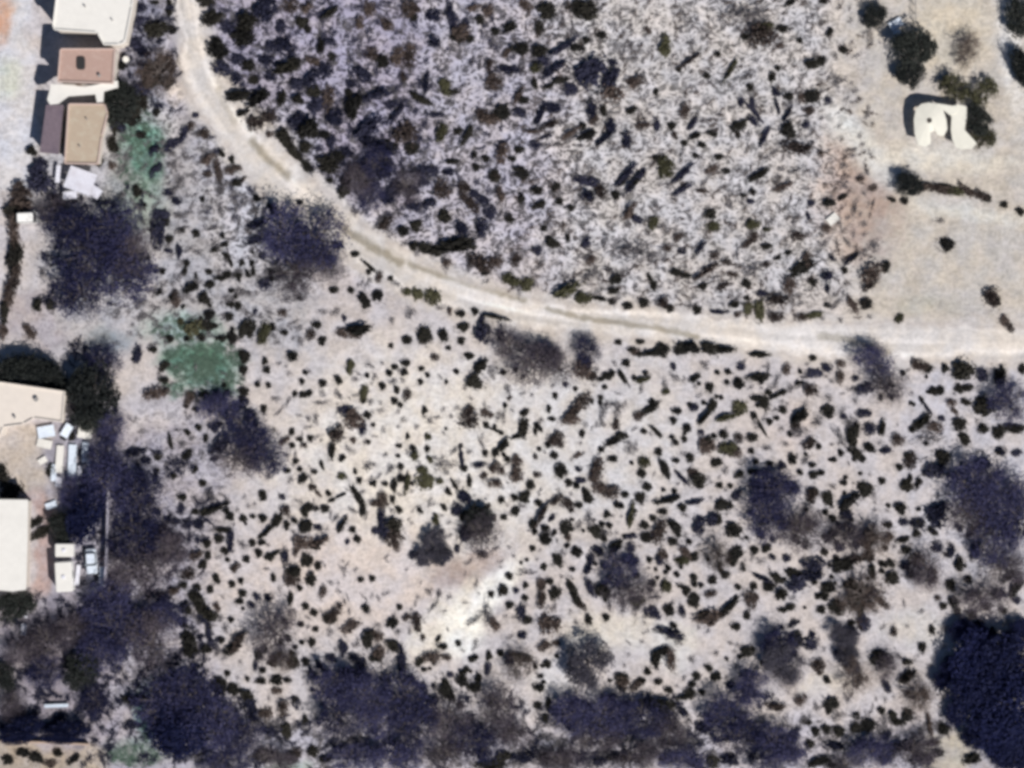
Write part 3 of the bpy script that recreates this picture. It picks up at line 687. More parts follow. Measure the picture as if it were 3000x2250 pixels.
sheet(2400, 400, 2.765, """
590 510 32 22 -20;860 400 60 28 -5 b;1010 424 60 28 -8 b;1125 440 46 30 -20 o;1235 455 52 30 -35 b;1020 405 50 22 0;690 520 32 26;940 410 90 30 -5 b;1080 440 40 30 0 o;1180 420 60 26 -60 b;1310 470 60 38 -20 b;1360 505 40 30;975 680 50 24 0 g;1030 870 46 38;1400 1290 85 64 -70 b;1430 1330 55 45;1495 1480 36 34 0 b
1545 1540 35 25 -50 b;1500 555 32 28;1630 610 38 30 -40;85 535 46 38;60 740 45 30 0 b;205 1085 26 25;275 980 55 18 45;540 1050 45 36 60;430 1100 92 72 50 b;70 1130 60 48 0 n;70 1230 40 22 90 n;385 1350 42 38
70 1370 30 18;150 1340 50 14 25 g;340 340 42 20 10 b;435 415 30 18 20 b;285 600 80 16 75 g;460 880 60 48 30 g;650 1470 35 26 60 o;200 400 30 20 0 g""")
sheet(300, 500, 3.318, """
335 190 60 36 90;610 490 42 40;545 580 120 50 85 n;650 670 38 35;770 580 35 28;905 610 40 35;640 780 50 25 -20 n;745 770 60 25 88 n;930 790 60 25 5 g;1090 545 60 18 35 g;1095 770 48 26 20;1185 720 46 25 15
1320 530 60 18 88 g;1640 355 40 35;1495 515 80 32 25 n;1490 665 90 34 20 n;1205 830 45 28 -40;1245 890 45 18 -70;1030 985 35 25;1315 1015 38 35;1355 905 35 25 90;1455 905 40 25 90;1465 980 40 20 90;1210 1000 38 35
1140 1045 55 30;1040 1110 50 34 30;855 1130 68 40 20;700 1030 40 22 90 g;910 1020 30 15 90;705 1200 50 42 90 b;725 1280 50 45 0 b;1000 1235 52 50;810 900 36 32;800 980 40 22 85;1240 1300 36 34;1315 1320 42 32 90
1235 1420 38 38;1485 1365 28 25 0 n;1755 1380 42 32 0 b;1765 1575 35 32;1040 1400 48 45;1010 1500 46 44;1080 1510 40 25;890 1530 82 78 0 o;760 1470 40 30 90 o;650 1635 42 35;960 1620 40 35;1150 1630 50 35
1250 1625 50 45;1400 1540 78 55 60;1570 1580 90 46 75 o;1305 120 48 36 20;1370 80 36 18 30 b;1020 30 60 35 0 b;1145 100 80 24 88 g;1145 210 60 20 88 g;1295 295 28 25 0 g;720 290 42 36 0 n;650 210 42 24 0 n
740 430 70 28 0 g;860 400 32 20 0 g;970 395 45 28 0 g;740 120 70 42 85 g;1350 330 90 36 50 g;1470 370 70 20 -70 g;1160 390 50 35 80 g;1000 560 30 20 0 g;560 420 70 40 0 n;1560 830 40 40 0 n;1570 1100 55 40 20 n
1900 1220 60 40 0 g;1780 1250 40 30 0 g""")
sheet(900, 500, 3.318, """
215 90 32 32;380 90 62 48 90;360 190 65 45 60;770 500 100 58 20 b;940 580 62 58;1060 520 60 45 80;1130 740 62 48;1030 720 60 40 90;1260 780 60 45;1440 720 180 55 8;1355 890 60 50 0 b;1690 890 100 70 -20 b
1840 880 70 60 0 b;1570 900 100 20 88 g;1720 980 50 35;1960 1050 50 45 0 o;1970 460 55 48;1700 550 90 58 90 n;1500 550 80 58 90 n;1340 440 72 68;1200 310 65 45 40 n;1020 330 65 50 -30 n;780 260 62 58 0 n
1020 190 76 60 0 n;1310 170 110 78 -70 b;1530 150 100 58 85 b;1880 220 80 44 85 b;1710 290 55 50 0 n;1830 45 50 50;1580 310 90 44 -40 b;860 170 70 58 0 n;1120 110 50 40 0 n;1620 220 40 40 0 n;1790 400 60 60 0 n
465 815 40 30;600 930 90 18 -40;600 985 25 25;700 1030 45 30 80 b;810 1050 28 25;260 1165 45 32;425 1165 30 30;680 1215 50 40 60;550 1250 60 42 -60;575 1310 50 35 80;970 1175 35 30 0 o;1075 1195 50 35 -80 o
1220 1220 62 58 0 o;1000 1390 60 58 0 g;1385 1360 50 28 90 b;1490 1390 42 40;1625 1370 38 35;1510 1520 58 38 20;820 1450 35 25 90 g;280 1370 40 35 0 g;150 1370 35 20 0 g;360 1430 35 22 90 n;90 1500 42 42
35 1590 60 45 75 b;145 1640 40 25 20;330 1570 55 40 0 b;480 1540 130 54 10;450 1590 90 35 0 b;1140 1590 70 58 90;970 1640 45 35;1325 1600 55 40 -75;1500 1640 35 20;1840 1420 150 26 -12;1710 1560 90 78 90 n
1890 1600 70 40 90 n;1700 1440 50 30 90 n;300 720 60 40 -30 n;870 1100 50 20 -25 g;1300 1330 40 25 0 g""")
sheet(1500, 500, 3.318, """
150 1100 56 48 80 o;40 1080 58 48 -20 o;550 1150 140 55 20 o;700 1235 60 52 0 o;850 1245 70 22 -10;970 1275 40 25;1120 1315 50 32;1285 1285 45 42;1480 1280 90 66 20 b;1540 1340 35 35;1805 1355 40 40
1720 1310 45 45 0 g;990 1170 50 32;1010 1050 55 50;1590 990 50 35;1690 1020 50 25 -10;1900 970 150 30 35 b;1850 1130 50 30 25;1380 1120 50 30 85;1340 1040 45 20 -60;390 700 85 66 -40;770 860 60 38 45 b
770 1000 80 40 60 g;950 960 80 30 -5 g;255 775 45 40 0 n;545 650 38 25 90;720 690 55 32 45 n;40 860 60 50 80 b;240 185 60 38;400 180 30 30;435 145 32 30;95 280 50 32 90;260 330 55 36 25;460 305 42 35
1000 240 45 42;1200 110 110 30 50;1085 80 80 25 50;1150 380 100 40 45 b;1220 470 60 30 -25 n;1370 510 48 34 50 o;1620 640 60 32 45 b;1510 750 45 40 0 b;1840 740 90 25 55 n;1660 780 35 28 0 n
1930 420 50 40;1960 540 45 32 0 o;310 565 35 30;80 20 60 40 0 n;10 470 80 30 90;1250 780 150 78 0 g;740 100 90 35 -10 n;870 200 60 90 0 b;130 790 60 45 0 g;910 690 90 40 85 g;1080 740 70 60 0 g;570 360 35 30
200 1100 50 30 0 g;500 1020 60 35 20 g;1200 1130 25 60 0 g""")
sheet(2000, 500, 3.318, """
690 520 55 50 0 o;700 640 60 54 80 b;630 710 60 25 20 b;820 735 60 32;1125 630 60 35 0 b;310 820 60 42 0 b;430 885 50 35 0 b;920 850 36 22 20;1025 800 36 22 20;820 910 50 25 10 b;680 960 110 66 10 g
1160 940 100 45 30;1210 860 80 40 80 b;1400 1020 90 68 -20 n;1400 1150 60 35 90 n;1265 1080 42 35;1640 850 70 25 40 n;1455 845 44 26 -40 n;1830 1110 90 32 40 b;1780 1290 55 50;1660 1300 100 38 -70 b
1040 1100 70 58 80 b;930 1250 110 58 5 b;910 1420 80 54 5 b;750 1350 90 32 90 o;635 1340 45 45 0 o;625 1240 28 25;500 1300 50 32 20;620 1100 42 42;530 1400 38 32 0 b;760 1190 45 25 0 n;1165 1420 42 38 0 b
1280 1400 60 22 10 o;180 1140 45 28 25;350 1370 70 18 0 n;390 1120 60 32 35 b;280 410 45 38;320 535 50 30 0 o;1420 310 58 52;1395 550 66 44 0 b;1250 310 40 35 0 n;1560 255 46 22 25;975 150 90 30 25 b
680 205 32 30;580 240 36 20 0;690 60 50 24 15;780 15 50 20 25;820 570 30 22 0 o;660 300 35 25 0 n;1100 450 80 24 75 g;1220 440 45 20 90 n;1360 720 40 35 0 g;1500 700 20 50 0 g;1610 700 60 20 -60 g;540 800 90 18 90 g
480 1000 50 25 -15 b;1540 1450 30 30 0 g""")
sheet(1700, 0, 2.765, """
50 80 80 68;170 285 38 35;45 325 32 28;690 360 60 38 88 o;550 240 30 22 90 b;1110 435 25 25;880 490 110 18 35 b;795 560 22 22;1480 270 130 95 0 b;1500 210 70 40 0 o;1340 300 34 28;1635 230 46 28 10
1890 515 62 40 0;1960 490 40 30 90;2130 405 32 28;1780 330 26 24;2020 260 36 28 60;1600 550 22 22;1555 630 42 25 90;1380 705 28 28;1025 615 28 28;1685 780 38 35;1880 780 46 42;1800 790 32 30 0 b;2005 810 28 28 0 n
1865 895 60 34 0 b;1700 1050 48 46;1830 1010 38 38 0 n;1760 1190 110 58 -10 b;1850 1190 80 22 40 b;1950 1240 28 28 0 b;1590 750 35 22 -60 n;1305 825 30 22 90 n;1400 825 32 20 -60 n;850 890 50 32 85 b;420 895 46 26 25
260 745 92 80 0 b;250 620 90 52 60 n;80 560 110 90 0 n;460 650 80 55 -15 b;615 745 28 20 90;735 1020 38 28;930 1100 62 26 25;1070 1085 46 24 -15;1290 1010 62 26 30;1280 1090 30 22 90;1410 980 52 24 -45 n
910 1000 62 18 50 n;985 1175 32 22;840 1160 28 22;930 1260 24 22;1125 1275 34 26;620 1010 50 25 -80 n;500 1010 70 38 10 b;245 1020 60 40 70 n;50 1090 70 40 25;15 1020 32 30;1070 1370 56 26 25 b;1180 1385 36 22 0
690 1350 65 48 -70 o;620 1280 32 26;830 1400 90 18 40 n;370 1410 100 22 45 n;440 1470 110 26 50 n;830 1530 80 20 35 n;1450 1410 90 26 35;1640 1500 92 38 25 b;990 1545 50 24 0 b;1390 1560 35 25 90;1310 1580 32 22
2030 1620 58 40 -20;2130 1600 50 18 35 b;280 1580 38 38;70 1580 70 58 0 n;1750 1380 80 14 20 g;1560 1240 70 14 40 g;1500 1100 90 18 60 n;1340 610 110 18 20 g;1220 560 90 16 60 o;1300 90 160 60 10 g;1450 110 90 70 0 g
770 1090 45 28 -60 b;1400 890 90 16 -50 n;1600 860 80 16 -80 n;1680 920 70 16 60 n;100 880 40 60 0 n;190 900 45 25 -80;110 970 50 45 0 b;260 500 30 22 0 n;400 370 50 40 0 g;200 1110 120 30 45 n;380 1130 30 50 0 n
2080 650 50 60 0 g;1700 20 50 22 40;1970 10 35 25""")
sheet(1000, 0, 3.16, """
650 60 80 70 80 b;660 160 40 35;1090 300 90 68 60 b;1080 330 55 50;1040 200 70 35 -75 n;1150 220 60 30 65 n;1180 360 46 36;1280 180 42 40;1350 100 70 38 65 b;1420 290 42 35;1560 250 66 38 30;1650 440 58 52
1895 90 80 64;1835 260 60 35 -80;1840 460 80 58;1800 620 70 48 40 o;1530 490 46 30 30 b;1370 590 80 45 80 b;520 520 80 68 80 b;630 520 80 48 85 b;370 560 68 58;280 490 62 58 0 b;570 700 60 35 85 b;640 430 50 45 0 b
960 800 60 50 -75 o;1010 850 60 30 0;740 915 120 38 -30;1390 750 80 64 0 b;1350 1090 150 58 0 b;1300 1050 60 60 0 b;1480 1030 62 58;110 950 130 66 80;60 860 40 40;460 960 60 40 20 n;200 690 90 58 -20 n
250 1170 150 68 30 n;600 1220 100 88 30 b;660 1370 62 48;420 1350 80 45 -10;350 1540 100 88;160 1560 70 60 0 n;60 1400 80 58 0 n;930 1220 90 50 75 o;1030 1500 62 24 0;1490 1400 110 56 75 b;1580 1470 36 30
1650 1390 46 34;1330 1470 42 32;1230 1440 36 24 80;1240 1550 38 35;1420 1620 50 45 0 b;1660 1590 72 40 -25;1790 1340 50 35 0 n;1955 1140 100 28 25 b;1790 1210 100 22 -5 b;2100 1240 130 22 35 b;1900 1260 50 18 20 n
2030 740 62 32 10;1910 800 52 26 15;1790 780 46 30 -85;2050 430 140 28 35 n;1960 640 110 30 35 n;2190 440 50 35;2190 70 60 40 90;2090 55 28 28;430 230 110 60 -40 b;170 200 60 50 50 b;260 80 45 60 0 b;860 140 50 40 0 n
780 770 70 24 80 n;870 380 70 60 0 n;1000 100 40 70 0 n;1700 40 60 40 -50 b;1230 60 80 40 0 b;1530 640 70 40 0 n;1620 640 50 30 0 n;880 1060 60 24 0 n;520 1040 130 30 55 n;1880 560 60 40 0 n;2120 820 50 50 0 n
1640 880 90 30 60 b;1690 930 50 30 0;1660 1040 55 40 0 n;1840 1060 90 24 70 n;1960 990 60 40 0 n;330 870 120 40 20 n;90 770 50 40 0 n;240 1300 90 50 0 n;780 1580 80 40 0 n;1000 1590 60 40 0 n;1160 1250 70 30 60;1080 1220 40 30 0""")
sheet(300, 0, 3.16, """
500 270 120 82;640 270 48 40;610 115 36 34;620 20 36 25 90;480 20 36 25;370 930 85 60 85;260 950 100 92;250 1080 100 78;120 1160 100 40 90;500 1040 40 30 80;360 1250 45 32;860 1065 28 25 0 n;950 1230 58 40 20 b
820 1160 36 25 70 b;1105 1415 40 28 -60;1195 1470 40 25 -75;980 1460 70 45 20 b;960 1590 62 58 0 b;1180 1580 45 38 0 b;1070 1570 100 25 -80 b;1250 1550 45 34 -40 b;1020 150 95 62 30;950 10 60 30
1340 180 120 105;1290 330 110 68 0;1500 80 110 88 60 n;1070 450 100 76 -40;1060 370 60 40 -30;1350 600 78 62;1100 620 70 58 -30 n;1260 870 140 54 8;1440 900 160 68 38;1300 1040 62 38 20;1660 890 90 44 80
1690 620 150 68 15;1780 570 72 68;1820 910 72 52;1920 740 90 58 60 n;1410 1120 82 72 0 b;1545 1080 62 56 0 b;1545 1240 38 34 0 b;1680 1250 92 66 -50;1900 1200 125 92 55;2040 1240 50 40;1880 1350 62 58
1770 1400 150 38 -45;1900 1540 62 38 -40;2080 1510 120 78 -20;2160 1080 62 58 0 n;2180 1430 52 48;1510 550 70 48 0 n;1250 540 52 45 0 n;1850 190 52 48 60;1890 270 36 34;1740 50 62 48 0 b;1900 60 80 66 0 b
2100 110 120 34 35;1400 740 52 44;1800 770 72 66 0 n;1650 250 60 40 85 n;2020 420 60 30 85;1950 840 62 48;2090 900 110 48 85 b;1800 1100 90 58 30 n;560 600 110 60 40 b;460 680 100 80 60;640 620 60 60 0 b
580 760 80 50 20;440 780 90 60 20;340 60 40 30 0 n;350 190 45 36 0 n;1230 720 60 50 0 n;1160 240 60 50 0 n;1580 420 60 50 0 n;1950 560 70 40 -40 b;2050 640 60 60 0 n;2120 520 45 40;2110 380 60 40 0 n
480 1380 70 40 50 n;110 1380 40 30;90 1530 40 40 0 b;500 1560 70 30 50 n;640 1340 90 36 30 n;760 1230 70 30 60 n;1700 420 60 90 30 n;1560 700 50 40 0 n;1980 980 60 60 0 n;2120 1300 40 60 0 n""")

sheet(0, 0, 1.0, """
52 560 30 26 0 b;58 595 34 26 0 b;40 615 28 20 0 d;40 655 36 18 90 b;44 700 34 18 90 b;40 745 36 18 88 d;46 790 34 18 90 b;36 830 34 18 80 b;24 870 34 16 85 b;12 915 34 16 90 d;10 965 30 14 90 b
108 893 16 24 0 d;150 893 16 24 0 d;86 972 24 14 -50 b;110 495 34 26 60 n;120 540 26 40 80 n;95 440 16 14;275 400 30 12 75 b;282 440 34 14 80 b;290 470 20 14 60 d
395 130 26 20 0 n;420 150 22 18 0 n;380 60 18 24 0 n;352 190 14 26 80;340 245 12 26 80;366 105 20 18 0 n;410 260 26 20 0 n;350 370 22 16 0 n;330 420 18 26 0 d
30 1435 30 26 0 d;8 1390 20 34 0 d;150 1375 12 16 0 d;186 1280 9 10;208 1278 12 12;104 1530 10 22 -60 d;120 1560 10 22 -60 d;20 2225 16 12;70 2205 18 10;105 2222 14 16 60;170 2205 16 12 0 d;215 2225 24 12 40;150 2238 20 10 0 b""")  # blue-grey bushes right of the houses stand in for tree shade

PL = []
for x0, y0, z, txt in SHEETS:
    for ent in txt.replace('\n', ';').split(';'):
        p = ent.split()
        if len(p) < 4: continue
        ang = float(p[4]) if len(p) > 4 else 0.0
        k = p[5] if len(p) > 5 else 'd'
        PL.append((x0 + float(p[0]) / z, y0 + float(p[1]) / z, float(p[2]) / z, float(p[3]) / z, ang, k))
# the same plant read twice where sheets overlap
uniq = []
for q in PL:
    if any(abs(q[0] - r[0]) < 0.7 * min(q[2], r[2]) and abs(q[1] - r[1]) < 0.7 * min(q[3], r[3]) and q[5] == r[5] for r in uniq): continue
    uniq.append(q)
PL = uniq

ONES = 'zero one two three four five six seven eight nine ten eleven twelve thirteen fourteen fifteen sixteen seventeen eighteen nineteen'.split()
TENS = 'zero ten twenty thirty forty fifty sixty seventy eighty ninety hundred'.split()
WORDN = [ONES[i] if i < 20 else TENS[i // 10] + ('-' + ONES[i % 10] if i % 10 else '') for i in range(101)]
USED = set()
def where(px, py, look=''):
    a, b = round(min(max(px, 0), 3000) / 30.0), round(min(max(py, 0), 2250) / 22.5)
    s = f"{WORDN[a]} percent across and {WORDN[b]} percent down the picture"
    j = 0
    while (s, look) in USED:
        aa, bb = int(px / 3.0), int(py / 2.25) + j
        s = f"{WORDN[aa // 10]} point {WORDN[aa % 10]} percent across, {WORDN[min(bb // 10, 100)]} point {WORDN[bb % 10]} down"
        j += 1
    USED.add((s, look))
    return s

def place_bush(q, i):
    px, py, ra, rb, ang, k = q
    me = random.choice(SHAPES[k])
    a_, b_ = ra * S, rb * S
    h = 0.95 * (a_ * b_) ** 0.5 * random.uniform(.85, 1.15)
    x, y = P(px, py, h * .5)
    o = bpy.data.objects.new(NAME[k], me)
    col.objects.link(o)
    o.location = (x, y - 0.12 * h, -0.05)
    g_ = random.choice((.8, .92, 1.0, 1.05, 1.12, 1.25)) * (1.50 - 0.26 * min(1, ra * rb / 500))
    o.scale = (a_ * g_, b_ * g_, h)
    o.rotation_euler = (0, 0, math.radians(ang) + (random.choice((0, math.pi))))
    asp = ra / rb
    shape = 'long narrow' if asp > 2.2 else 'oval' if asp > 1.35 else 'round'
    size = 'big' if ra * rb > 700 else 'mid-sized' if ra * rb > 180 else 'small'
    tag(o, f"{size} {shape} {LOOK[k]} {'shrub' if k in 'bg' else 'bush'}, {where(px, py, size + shape + k)}", 'shrub' if k in 'bg' else 'bush', GROUP[k])
    return o

rest = {}
for k in SHAPES:
    L_ = sorted([q for q in PL if q[5] == k], key=lambda q: -q[2] * q[3])
    for i, q in enumerate(L_[:300]): place_bush(q, i)
    rest[k] = L_[300:]

def bake(name, items, shapes, mat, label, cat):
    """many small plants no one could pick apart, as one piece of real geometry"""
    arr = []
    for me in shapes:
        v = np.empty(len(me.vertices) * 3, np.float32); me.vertices.foreach_get("co", v); arr.append(v.reshape(-1, 3))
    fac = []
    for me in shapes:
        f = np.empty(len(me.loops), np.int32); me.loops.foreach_get("vertex_index", f); fac.append(f.reshape(-1, 4))
    VV, FF, b = [], [], 0
    for (x, y, a_, b_, h, t) in items:
        j = random.randrange(len(shapes))
        v = arr[j] * np.array([a_, b_, h]); c, s = math.cos(t), math.sin(t)
        w = np.stack([v[:, 0] * c - v[:, 1] * s + x, v[:, 0] * s + v[:, 1] * c + y, v[:, 2] - 0.05], 1)
        VV.append(w); FF.append(fac[j] + b); b += len(w)
    if not VV: return
    o = ob(name, np_mesh(name, np.concatenate(VV), np.concatenate(FF), mat))
    return tag(o, label, cat, kind='stuff')

small = []
for k in ('d', 'n', 'b', 'g', 'o'):
    it = []
    for (px, py, ra, rb, ang, kk) in rest[k]:
        x, y = P(px, py, .3)
        it.append((x, y, 1.3 * ra * S, 1.3 * rb * S, .9 * S * (ra * rb) ** .5, math.radians(ang)))
    if it: bake(NAME[k] + '_scrub', it, SHAPES[k], M[k], f'the smallest {LOOK[k]} scrub scattered between the larger bushes', 'scrub')

# dry brush of the flat north of the road: low streaky tufts too many to count
def tuft_shapes(kind, cnt, n, size, asp, hgt):
    out = []
    for i in range(cnt):
        r = np.random.default_rng(500 + i + ord(kind[0]))
        C = np.stack([np.clip(r.normal(0, .42, n), -1, 1), np.clip(r.normal(0, .42, n), -1, 1), r.uniform(.05, hgt, n)], 1)
        out.append(np_mesh(kind + '_tuft', quads(C, size * r.uniform(.6, 1.3, n), asp, r, .5), faces_of(n), M[kind]))
    return out
TUFT = {k: tuft_shapes(k, 5, 40, .24, .42, .7) for k in ('g', 'b', 'n', 'grass')}
def scatter(n, x0, x1, y0, y1, ang0, ang_sp, la, lb, dens=None):
    it = []
    xs = rng.uniform(x0, x1, n); ys = rng.uniform(y0, y1, n)
    dd, tt_ = seg_dist(xs, ys, ROAD)
    hh = np.interp(tt_, np.arange(len(ROAD)), [r[2] for r in ROAD])
    gate = vnoise(xs * S, ys * S, 0.35, 77)
    flow = vnoise(xs * S, ys * S, 0.05, 78) * 45 + vnoise(xs * S, ys * S, 0.2, 79) * 40
    for i in range(n):
        if dd[i] < hh[i] + 4: continue
        if dens is not None and rng.uniform() > dens(xs[i], ys[i]): continue
        if gate[i] < -0.35 and rng.uniform() < .7: continue
        x, y = P(xs[i], ys[i], .3)
        a_ = rng.uniform(*la) * S; b_ = rng.uniform(*lb) * S
        it.append((x, y, a_, b_, rng.uniform(.25, .6), math.radians(ang0 + flow[i] + rng.normal(0, ang_sp))))
    return it
north = lambda x, y: 1.0 if y < 430 + 0.22 * (x - 900) else .7
bake('dry_brush', scatter(620, 610, 1760, -60, 860, 48, 45, (12, 28), (6, 11), north), TUFT['g'], M['g'], 'grey dry brush in streaks over the flat north of the road', 'brush')
bake('blue_grey_brush', scatter(560, 600, 1500, -60, 640, 45, 50, (11, 26), (7, 13), lambda x, y: 1.0 if x < 1250 else .45), TUFT['n'], M['n'], 'dark blue-grey brush filling the flat beside the road bend', 'brush')
bake('brown_brush', scatter(900, 1500, 2560, -60, 960, 45, 35, (8, 22), (4, 7)), TUFT['b'], M['b'], 'thin brown brush in streaks over the pale north-east flat', 'brush')
bake('twig_litter', scatter(500, 1650, 2560, -60, 960, 45, 40, (9, 22), (5, 9)) + scatter(420, 330, 900, 380, 1010, 20, 40, (9, 26), (6, 11))
     + scatter(1000, 380, 2950, 1060, 2180, 30, 60, (6, 18), (4, 9)) + scatter(420, 560, 2750, 2090, 2300, 0, 60, (14, 34), (9, 18)), TUFT['g'], M['g'],
     'grey twigs and dead weeds strewn over the sand', 'litter')
bake('dark_undergrowth', scatter(520, 230, 640, 1320, 2240, 60, 60, (14, 34), (9, 18)) + scatter(110, 325, 520, -40, 330, 60, 60, (12, 30), (8, 16)) + scatter(260, 640, 2350, 2040, 2260, 0, 60, (16, 38), (10, 20))
     + scatter(220, 0, 330, 1740, 2160, 0, 60, (14, 36), (9, 20)) + scatter(120, 120, 420, 540, 900, 0, 60, (14, 36), (9, 20)) + scatter(60, 200, 340, 1000, 1290, 0, 60, (14, 36), (9, 20)), TUFT['n'], M['n'],
     'dark blue-grey undergrowth between the trees of the southern and western edges', 'undergrowth')

def patch(n, px, py, rx, ry):
    it = []
    for i in range(n):
        t, d = rng.uniform(0, 6.28), rng.uniform() ** .6
        x, y = P(px + rx * d * math.cos(t), py + ry * d * math.sin(t), .2)
        it.append((x, y, rng.uniform(.35, .9), rng.uniform(.3, .6), rng.uniform(.12, .3), rng.uniform(0, 6.28)))
    return it
bake('green_grass', patch(220, 600, 1055, 125, 60) + patch(140, 590, 1115, 125, 60) + patch(140, 410, 450, 70, 140) + patch(70, 540, 960, 110, 40) + patch(70, 430, 2095, 26, 75) + patch(50, 390, 2215, 80, 30),
     TUFT['grass'], M['grass'], 'patches of green grass at the western side of the plot', 'grass')

def dots(n, x0, x1, y0, y1):
    it = []
    xs = rng.uniform(x0, x1, n); ys = rng.uniform(y0, y1, n)
    gate = vnoise(xs * S, ys * S, 0.22, 91)
    for i in range(n):
        if gate[i] < -.1 or any(abs(xs[i] - cx) < rx and abs(ys[i] - cy) < ry for cx, cy, rx, ry in ((1080, 1690, 200, 110), (1400, 1780, 140, 130), (2420, 1240, 90, 60), (1800, 1850, 150, 60), (2690, 1830, 90, 70))): continue
        x, y = P(xs[i], ys[i], .3); r_ = rng.uniform(6, 12) * S
        it.append((x, y, r_ * rng.uniform(.9, 1.3), r_, r_, rng.uniform(0, 6.28)))
    return it
bake('seedling_scrub', dots(330, 640, 2560, 1080, 2030) + dots(110, 1500, 2540, 1080, 1760) + dots(60, 400, 900, 560, 1000) + dots(60, 2580, 2990, 1080, 1850), SHAPES['d'], M['d'],
     'tiny dark scrub dotted over the sand between the larger bushes', 'scrub')

# ------------------------------------------------------------------ trees
def make_tree(seed, kind, n_leaf, leaf, asp, dense, top=1.05, flat=.35, haze=.0):
    """unit tree: crown radius about 1, height `top`; trunk mesh and crown mesh"""
    r = random.Random(seed); q = np.random.default_rng(seed)
    mb = MB()
    base_r = .075
    fork = (r.uniform(-.05, .05), r.uniform(-.05, .05), .28 * top)
    mb.tube([(0, 0, -.03), (fork[0] * .5, fork[1] * .5, .14 * top), fork], [base_r * 1.25, base_r, base_r * .85], 7)
    tips = []
    nl = 7
    for k in range(nl):
        t = 2 * math.pi * (k + r.uniform(-.3, .3)) / nl
        d = r.uniform(.55, .85); z = top * r.uniform(.62, .88)
        p1 = (fork[0] + .4 * d * math.cos(t), fork[1] + .4 * d * math.sin(t), fork[2] + .5 * (z - fork[2]))
        p2 = (d * math.cos(t), d * math.sin(t), z)
        mb.tube([fork, p1, p2], [base_r * .6, base_r * .38, base_r * .14], 5)
        tips.append(p2)
        for m in range(3):
            t2 = t + r.uniform(-.9, .9); d2 = d * r.uniform(.7, 1.25); z2 = top * r.uniform(.45, .95)
            p3 = (d2 * math.cos(t2), d2 * math.sin(t2), z2)
            mb.tube([p1, ((p1[0] + p3[0]) / 2, (p1[1] + p3[1]) / 2, (p1[2] + p3[2]) / 2 + .06), p3], [base_r * .28, base_r * .2, base_r * .07], 4)
            tips.append(p3)
    tips.append((fork[0], fork[1], top * .95)); tips.append((.25, .1, top * .9)); tips.append((-.2, -.2, top * .92))
    tips = np.array(tips)
    # foliage clumps round the limb ends, some full and some nearly bare
    wt = q.uniform(.12, 1.0, len(tips)) ** 2.4; wt /= wt.sum()
    who = q.choice(len(tips), n_leaf, p=wt)
    sp = q.uniform(.15, .40, len(tips)) * dense
    hz = q.uniform(size=n_leaf) < haze
    spr = np.where(hz, .42, sp[who] * .62)                      # tight clumps within a thin haze of twigs
    C = tips[who] * np.where(hz, .8, 1)[:, None] + q.normal(size=(n_leaf, 3)) * spr[:, None] * np.array([1, 1, .6])
    rr = np.hypot(C[:, 0], C[:, 1]); f = np.where(rr > 1.22, q.uniform(.3, 1.15, n_leaf) / rr, 1); C[:, 0] *= f; C[:, 1] *= f
    C[:, 2] = np.clip(C[:, 2], .18 * top, 1.1 * top)
    V = quads(C, leaf * q.uniform(.6, 1.35, n_leaf), asp, q, flat)
    tri = py_mesh('trunk', mb.v, mb.f, M['bark'])
    cr = np_mesh('crown', V, faces_of(n_leaf), M[kind])
    return tri, cr

TREES = {
    'm': [make_tree(40 + i, 'm', 4600, .034, .60, 1.0, haze=.42) for i in range(6)],     # feathery blue-grey crowns
    'p': [make_tree(60 + i, 'p', 3800, .036, .42, 1.0, haze=.55) for i in range(5)],      # nearly leafless purple-grey crowns
    'b': [make_tree(75 + i, 'b', 2400, .038, .45, 1.0, haze=.4) for i in range(3)],
    'e': [make_tree(80 + i, 'e', 3600, .062, .62, 1.2, flat=.5) for i in range(4)],
    'v': [make_tree(90 + i, 'v', 5200, .058, .62, 1.25, flat=.5) for i in range(4)],
    'q': [make_tree(110 + i, 'q', 5200, .045, .55, 1.1, flat=.5) for i in range(2)],
    'o': [make_tree(97 + i, 'o', 1500, .08, .6, 1.1, flat=.4) for i in range(2)],
}
TLOOK = {'m': 'feathery blue-grey tree', 'p': 'nearly bare purple-grey tree', 'b': 'bare brown tree', 'e': 'dense dark evergreen tree',
         'v': 'very dark blue-green spreading tree', 'o': 'grey-green round tree', 'q': 'dense smoky grey tree'}
TNAME = {'m': 'mesquite_tree', 'p': 'bare_tree', 'b': 'bare_tree', 'e': 'evergreen_tree', 'v': 'spreading_tree', 'o': 'round_tree', 'q': 'bare_tree'}
TGROUP = {'m': 'feathery blue-grey trees', 'p': 'nearly bare purple-grey trees', 'b': 'bare brown trees', 'e': 'dense evergreen trees', 'v': 'very dark spreading trees', 'o': 'grey-green round trees', 'q': 'dense smoky grey trees'}
def plant(px, py, rx, ry, k, h=None, name=None):
    a_, b_ = rx * S, ry * S
    h = h or max(1.6, min(5.2, .85 * (a_ * b_) ** .5))
    x, y = P(px, py, h * .7)
    # the crown and its own cast shade together make the dark patch: stand the tree a little sunward
    root = empty(name or TNAME[k], (x, y - .12 * h, -.04), random.uniform(-.5, .5) if abs(rx - ry) > 12 else random.uniform(0, 6.28))
    root.scale = (a_ * 1.05, b_ * 1.05, h / 1.05)
    tri, cr = random.choice(TREES[k])
    ob('trunk', tri, root); ob('crown', cr, root)
    wide = 'wide' if max(rx, ry) > 85 else 'small' if max(rx, ry) < 45 else 'mid-sized'
    tag(root, f"{wide} {TLOOK[k]}, {where(px, py, wide + k)}", 'tree', TGROUP[k])
    return root

